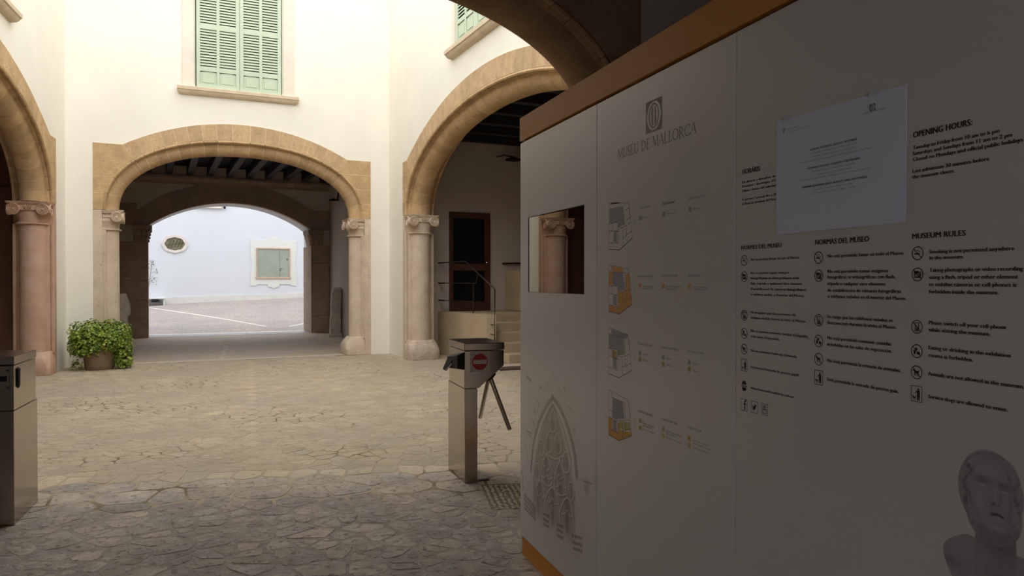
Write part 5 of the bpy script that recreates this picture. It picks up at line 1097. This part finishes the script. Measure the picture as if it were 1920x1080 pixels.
# floor plans
def plan(x, zt, zb, fills, kind):
    """x,zt: upper left; width .215, drawn in unit coordinates"""
    w_ = .214; h = zt-zb
    P = lambda a, b: (x+a*w_, zb+b*h)
    O = [(0, .03), (0, 1), (.84, .92), (1.0, .215), (.47, 0)] if kind else [(0, .03), (0, 1), (.84, .92), (1.0, .215), (.47, 0)]
    for m, pl_ in fills: face(panels[1], 'plan_area', [[P(*q) for q in pl_]], m, .0005)
    L_ = []
    def ln(*q, w2=.0022): L_.extend(stroke([P(*c) for c in q], w2))
    ln((0, .03), (0, 1), (.35, .97), (.60, .93), (.84, .92), w2=.0016); ln((.84, .92), (.92, .60), w2=.0032); ln((.92, .60), (1, .215), w2=.0016); ln((1, .215), (.47, 0), w2=.0034); ln((.47, 0), (0, .03), w2=.0030)
    for a, b in (((.60, .06), (.62, .24)), ((.62, .24), (1, .36)), ((.62, .24), (.60, .40)), ((.76, .26), (.74, .44)), ((.47, .44), (.60, .44)), ((.60, .44), (.92, .52)), ((0, .17), (.42, .14)), ((.42, .14), (.42, .44)), ((0, .42), (.42, .38)), ((.16, .42), (.16, .56)), ((0, .56), (.40, .57)), ((.40, .57), (.40, .40))):
        n = 4
        for i in range(n):
            t0, t1 = (i+.0)/n, (i+.68)/n; ln((a[0]+(b[0]-a[0])*t0, a[1]+(b[1]-a[1])*t0), (a[0]+(b[0]-a[0])*t1, a[1]+(b[1]-a[1])*t1), w2=.0030 if i % 2 else .0020)
    if kind == 0:
        for a, b in (((.70, .78), (.87, .82)), ((.74, .58), (.90, .62))): ln(a, b)
        ln((.08, .97), (.45, .955), w2=.005)
    else: ln((.10, .86), (.72, .83)); ln((.14, .97), (.16, .90), w2=.004); ln((.70, .83), (.74, .50))
    face(panels[1], 'plan_walls', L_, FAINT if kind != 0 else INK, .0007)
    S_ = []
    for c in ((.20, 1.09), (.34, 1.10), (.50, 1.11), (-.12, .32), (-.14, .40), (1.10, .44), (1.12, .5)):
        S_ += stroke([P(c[0]-.02, c[1]), P(c[0]-.02, c[1]+.04), P(c[0]+.03, c[1]+.045), P(c[0]+.03, c[1])], .0014)
    face(panels[1], 'plan_notes', S_, GREYP, .0006)['kind'] = 'stuff'
COURT = [(.02, .57), (.02, .88), (.62, .87), (.70, .50), (.40, .45), (.40, .57)]; COURT2 = [(.17, .57), (.17, .86), (.62, .83), (.70, .50), (.40, .45), (.40, .57)]
SM = [(.20, .18), (.20, .40), (.36, .39), (.36, .16)]
plan(1.155, 1.939, 1.729, [(GREYP, COURT), (GREYP, SM)], 0)
ORF = [(ORP, [(0, .57), (0, .88), (.17, .87), (.17, .57)]), (ORP, [(.17, .87), (.14, .97), (.60, .93), (.62, .83)]), (ORP, [(.74, .80), (.86, .84), (.93, .54), (.74, .50)]), (ORP, [(0, .03), (0, .16), (.42, .14), (.47, 0)]), (ORP, [(.47, 0), (.42, .14), (.42, .44), (.92, .53), (1, .215)])]
plan(1.153, 1.667, 1.458, [(GREYP2, COURT2), (GREYP, SM)]+ORF, 1)
plan(1.151, 1.394, 1.187, [(GREYP, COURT), (GREYP, SM), (GREYP, [(.15, .87), (.15, .97), (.84, .91), (.80, .83)]), (OLP, [(.18, .39), (.18, .55), (.36, .53), (.36, .37)])], 2)
plan(1.153, 1.123, .92, [(GREYP2, COURT2), (GREYP2, SM), (GREYP2, [(.18, .42), (.18, .58), (.40, .56), (.40, .42)]), (ORP, [(0, .03), (0, .42), (.17, .40), (.17, .18), (.40, .16), (.40, .36), (.50, .36), (.50, .22), (1, .28), (1, .215), (.47, 0)]), (YEP, [(.47, .26), (.47, .42), (.92, .46), (.95, .30)])], 3)
# pictograms
def icon(kind, s, z, r):
    P = []; ringed = kind in ('smoke', 'camera', 'phone', 'food', 'dog'); q = lambda pts: [(s+a*r, z+b*r) for a, b in pts]
    rc = lambda x0, z0, x1, z1: [(x0, z0), (x1, z0), (x1, z1), (x0, z1)]
    def dog(ox, oz, k):
        f = lambda pts: P.append(q([(ox+a*k, oz+b*k) for a, b in pts]))
        f(rc(-.38, -.10, .34, .22)); f([(-.55, .42), (-.66, .30), (-.62, .18), (-.38, .12), (-.26, .22), (-.36, .50), (-.44, .36)]); f([(.30, .15), (.52, .45), (.44, .08)])
        for x in (-.36, -.20, .12, .26): f([(x, -.10), (x+.10, -.10), (x+.06, -.52), (x-.03, -.52)])
    if ringed: P += stroke([(s+r*.93*math.cos(a), z+r*.93*math.sin(a)) for a in np.linspace(0, 2*math.pi, 33)[:-1]], r*.12, True)
    if kind == 'smoke':
        P.append(q(rc(-.55, -.16, .30, .02))); P.append(q(rc(.36, -.16, .42, .02)))
        P += stroke(q([(.45, .10), (.40, .25), (.12, .25), (.10, .42), (-.15, .45)]), r*.07)
    if kind == 'camera':
        P += stroke(q(rc(-.52, -.42, .52, .34)), r*.13, True); P.append(q(rc(-.30, .34, .12, .50))); P.append(q(rc(-.52, .12, -.26, .30)))
        P += stroke(q([(.34*math.cos(a)+.04, .30*math.sin(a)-.06) for a in np.linspace(0, 2*math.pi, 17)[:-1]]), r*.12, True); P.append(q([(.12*math.cos(a)+.04, .12*math.sin(a)-.06) for a in np.linspace(0, 2*math.pi, 9)[:-1]]))
    if kind == 'phone':
        P += stroke(q(rc(-.32, -.58, .32, .58)), r*.11, True); P.append(q(rc(-.2, -.50, .2, -.22))); P.append(q(rc(-.2, -.12, .2, -.02)))
    if kind == 'food':
        P.append(q([(-.55, .02), (-.15, .02), (-.22, -.45), (-.48, -.45)])); P += stroke(q([(-.30, .05), (-.15, .45), (.05, .50)]), r*.08); P.append(q([(-.60, .05), (-.10, .05), (-.10, .14), (-.60, .14)]))
        P.append(q(circ(.30, -.28, .30, .22, 12))); P.append(q(circ(-.02, .30, .17, .14, 9)))
    if kind == 'dog': dog(0, 0, 1)
    if kind == 'guide':
        P += stroke(q(rc(-.92, -1.12, .92, 1.12)), r*.09, True); P.append(q(circ(.30, .72, .14, .14, 10))); P.append(q([(.05, .55), (.52, .55), (.58, -.10), (.50, -.92), (.32, -.92), (.30, -.25), (.26, -.92), (.08, -.92), (.06, .15)])); P += stroke(q([(.08, .45), (-.20, .15), (-.30, .12)]), r*.10); dog(-.38, -.55, .62)
    if kind == 'www':
        P.append(q([(-.62, .28)]+[(.78*math.cos(a), .98*math.sin(a)) for a in np.linspace(2.55, .60, 9)]+[(.62, .28)])); P.append(q([(.62, -.28)]+[(.78*math.cos(a), .98*math.sin(a)) for a in np.linspace(-.60, -2.55, 9)]+[(-.62, -.28)]))
        for x in (-.62, 0, .62): P += stroke(q([(x-.26, .14), (x-.13, -.14), (x, .12), (x+.13, -.14), (x+.26, .14)]), r*.09)
    if kind in ('fb', 'bird', 'tube'): P += stroke(q(rc(-.95, -1.05, .95, 1.05)), r*.09, True)
    if kind == 'fb':
        P += stroke(q([(.60, .82), (.36, .80), (.22, .60), (.22, -.85)]), r*.26); P += stroke(q([(-.08, .18), (.58, .18)]), r*.22)
    if kind == 'bird':
        P.append(q([(-.62, .45), (-.30, .15), (.0, .12), (.05, .42), (.25, .55), (.45, .45), (.66, .50), (.50, .28), (.42, -.05), (.15, -.42), (-.20, -.55), (-.62, -.45), (-.30, -.32), (-.52, -.12), (-.38, -.08), (-.62, .12), (-.45, .12)]))
    if kind == 'tube':
        P += stroke(q([(-.52, -.70), (.52, -.70), (.62, -.35), (.52, .05), (-.52, .05), (-.62, -.35)]), r*.14, True); P.append(q(rc(-.40, -.12, .40, -.04)))
        for x in (-.35, -.05, .25): P += stroke(q([(x, .78), (x, .32), (x+.18, .32), (x+.18, .70)]), r*.08)
    if ringed: P += stroke(q([(-.66, .66), (.66, -.66)]), r*.11)
    face(pan(s), 'pictogram', P, INK)
for a in ICONS: icon(*a)

# ---- the two printed photographs: a Gothic window and a stone bust, fading into the panel
def picture(parent, x0, x1, z0, z1, nx, nz, tone, name):
    xs = np.linspace(x0, x1, nx); zs = np.linspace(z0, z1, nz); X, Z = np.meshgrid(xs, zs)
    Tn = tone(X, Z); V = [tuple(KIOSK(a, -.0005, b)) for a, b in zip(X.ravel(), Z.ravel())]
    F = [(j*nx+i, j*nx+i+1, (j+1)*nx+i+1, (j+1)*nx+i) for j in range(nz-1) for i in range(nx-1)]
    o = mesh(name, V, F, PRINT, parent, fix=False)
    at = o.data.color_attributes.new('ink', 'FLOAT_COLOR', 'POINT'); at.data.foreach_set('color', Tn.reshape(-1, 4).astype(np.float32).ravel()); return o
def soft(X, Z, pts, w_):
    d = np.full(X.shape, 9.)
    P = list(pts) if len(pts) > 1 else pts*2
    if len(P) > 3:                   # round the corners off (Chaikin)
        for _ in range(2):
            Q = [P[0]]
            for a, b in zip(P[:-1], P[1:]): Q += [(a[0]*.75+b[0]*.25, a[1]*.75+b[1]*.25), (a[0]*.25+b[0]*.75, a[1]*.25+b[1]*.75)]
            P = Q+[P[-1]]
    for (ax, az), (bx, bz) in zip(P[:-1], P[1:]):
        dx, dz = bx-ax, bz-az; L2 = dx*dx+dz*dz+1e-9; t = np.clip(((X-ax)*dx+(Z-az)*dz)/L2, 0, 1); d = np.minimum(d, np.hypot(X-ax-t*dx, Z-az-t*dz))
    return np.clip(1.25-d/(w_*.5), 0, 1)**1.0
def gothic(X, Z):
    v = np.zeros(X.shape)
    rr = np.random.default_rng(5)
    v -= .07*np.exp(-(((X-.50)/.40)**4+((Z-.58)/.42)**4)); half = np.clip((.98-Z), 0, 9); wd = .30*np.clip(half/.42, 0, 1)**.72
    v -= .17*np.clip((wd-np.abs(X-.50+.06*0))/.03, 0, 1)*np.clip((Z-.28)/.12, 0, 1)
    for w_, a, pts in TRACERY:
        if a > .15: continue
        v += a*(.75 if a < -.3 else 1)*soft(X, Z, pts, w_*(1.25 if a < -.3 else 1))
    for w_, a, pts in TRACERY:
        if a > .15:
            s_ = soft(X, Z, pts, w_); v = v*(1-s_*.85)-.01*s_
    fade = np.clip((Z-.14)/.16, 0, 1)
    v *= .25+.75*fade
    v = np.clip(v, -.42, .1)
    k = np.clip(1+v*1.12, .1, 1.05)**2.0
    return np.stack([k, k**1.12, k**1.25, np.ones_like(k)], -1)
picture(panels[0], .012, 1.015, .125, 1.14, 250, 260, gothic, 'printed_window_photo')
def bust(X, Z):
    U = 375+(X-2.8718)/.000311; Vv = 165+(1.2425-Z)/.0003375       # picture pixels
    U = U; h = np.zeros(X.shape)
    def E(cx, cy, rx, ry, rot=0, p=2.0):
        c, s_ = math.cos(rot), math.sin(rot); a = ((U-cx)*c+(Vv-cy)*s_)/rx; b = (-(U-cx)*s_+(Vv-cy)*c)/ry; return np.abs(a)**p+np.abs(b)**p
    def G(cx, cy, rx, ry, rot=0): return np.exp(-E(cx, cy, rx, ry, rot))
    def M(e, k=.06): return np.clip((1-e)/k, 0, 1)
    nz_ = np.random.default_rng(11); nf = sum(np.sin(U*a+Vv*b+c) for a, b, c in nz_.uniform(-.16, .16, (14, 3)))/14
    head = np.clip(M(E(612, 420, 242, 262, -.12))+M(E(640, 560, 205, 190, -.1)), 0, 1)
    neck = M(E(655, 800, 150, 230, 0, 4)); sh = np.clip(M(E(430, 900, 165, 150, -.5, 3))*(Vv > 700)+M(E(880, 960, 180, 200, .2, 3))*(Vv > 690), 0, 1); chest = M(E(640, 1080, 300, 200, 0, 3))
    k = np.ones(X.shape)
    def put(mask, val): nonlocal_k[0] = nonlocal_k[0]*(1-mask)+val*mask
    nonlocal_k = [k]
    put(chest, .50+.05*nf); put(sh, .50-.16*G(300, 950, 120, 40)+.06*G(400, 820, 90, 60)+.04*nf)
    put(M(E(440, 1060, 95, 70, .4, 3), .3)*.8, .36)
    put(neck, .42-.16*G(690, 730, 130, 60)+.06*G(560, 860, 60, 120)+.03*nf)
    hair = .50+.20*nf-.10*G(430, 560, 60, 130)+.06*G(480, 230, 120, 60)
    put(head, hair)
    for i in range(26):
        a = nz_.uniform(0, 1); x = 445+20*math.sin(a*9)+nz_.uniform(-14, 14); y = 280+a*240; put(np.exp(-((U-x)**2+(Vv-y)**2)/90.)*.7, .22)
        x = 745+a*80+nz_.uniform(-12, 12); y = 300+a*200; put(np.exp(-((U-x)**2+(Vv-y)**2)/90.)*.7, .24)
    put(head*np.clip((Vv-590)/70, 0, 1)*np.clip((U-440)/120, 0, 1)*.8, .34)
    put(np.exp(-(((U-432)/16)**2+((Vv-510)/26)**2))*.9, .18)                      # ear hollow
    face_ = np.clip(M(E(622, 425, 160, 200, -.08), .12)+M(E(658, 560, 118, 112, -.15), .18), 0, 1)
    f = .52+.10*G(600, 285, 120, 45)+.12*G(535, 480, 45, 70)+.07*G(655, 430, 16, 60)-.20*G(560, 356, 62, 22)-.22*G(712, 366, 46, 22)-.12*G(688, 450, 15, 55)-.14*G(765, 500, 30, 120)-.10*G(500, 560, 30, 90)-.14*G(650, 672, 110, 30)+.015*nf
    f += .16*G(566, 388, 34, 13)+.14*G(716, 398, 27, 12)-.16*G(565, 374, 38, 4)-.15*G(716, 385, 30, 4)-.12*G(568, 402, 34, 4)-.10*G(717, 411, 27, 4)+.12*G(672, 590, 34, 8)+.10*G(665, 632, 44, 20)+.08*G(740, 470, 22, 45)-.08*G(625, 520, 10, 40)
    f -= .12*G(556, 335, 60, 6)+.10*G(716, 345, 42, 6)
    put(face_, np.clip(f, .16, .75))
    put(np.exp(-(((U-642)/19)**2+((Vv-488)/10)**2))*.9, .13); put(np.exp(-(((U-676)/9)**2+((Vv-490)/7)**2))*.7, .2); put(np.exp(-(((U-600)/5)**2+((Vv-398)/6)**2))*.6, .15)
    put(np.clip(1.3-np.abs(Vv-(562-14*np.cos((U-668)/34)))/11, 0, 1)*np.clip((52-np.abs(U-668))/12, 0, 1), .10)
    put(np.clip(1.2-np.abs(Vv-(574-9*np.cos((U-672)/30)))/4, 0, 1)*np.clip((44-np.abs(U-672))/12, 0, 1)*.6, .72)
    put(np.exp(-(((U-672)/34)**2+((Vv-598)/9)**2))*.5, .30)
    put(np.clip(1.2-np.abs(Vv-(925+8*np.sin(U/20)))/12, 0, 1)*(np.abs(U-670) < 95)*.35, .30)
    band = np.clip(1-np.abs(E(612, 330, 205, 150, -.12)-1)/.12, 0, 1)*(Vv < 330); put(band*.5, .30)
    k = nonlocal_k[0]; fade = np.clip((1075-Vv)/110, 0, 1); k = k*fade+(1-fade)*np.where(k < 1, .62, 1)
    k = np.clip(k, .1, 1.0)
    return np.stack([k, k*np.where(k < .99, 1.01, 1), k*np.where(k < .99, 1.10, 1), np.ones_like(k)], -1)
picture(panels[2], 2.815, 3.085, .935, 1.262, 230, 270, bust, 'printed_bust_photo')
print('objects', len(bpy.data.objects))
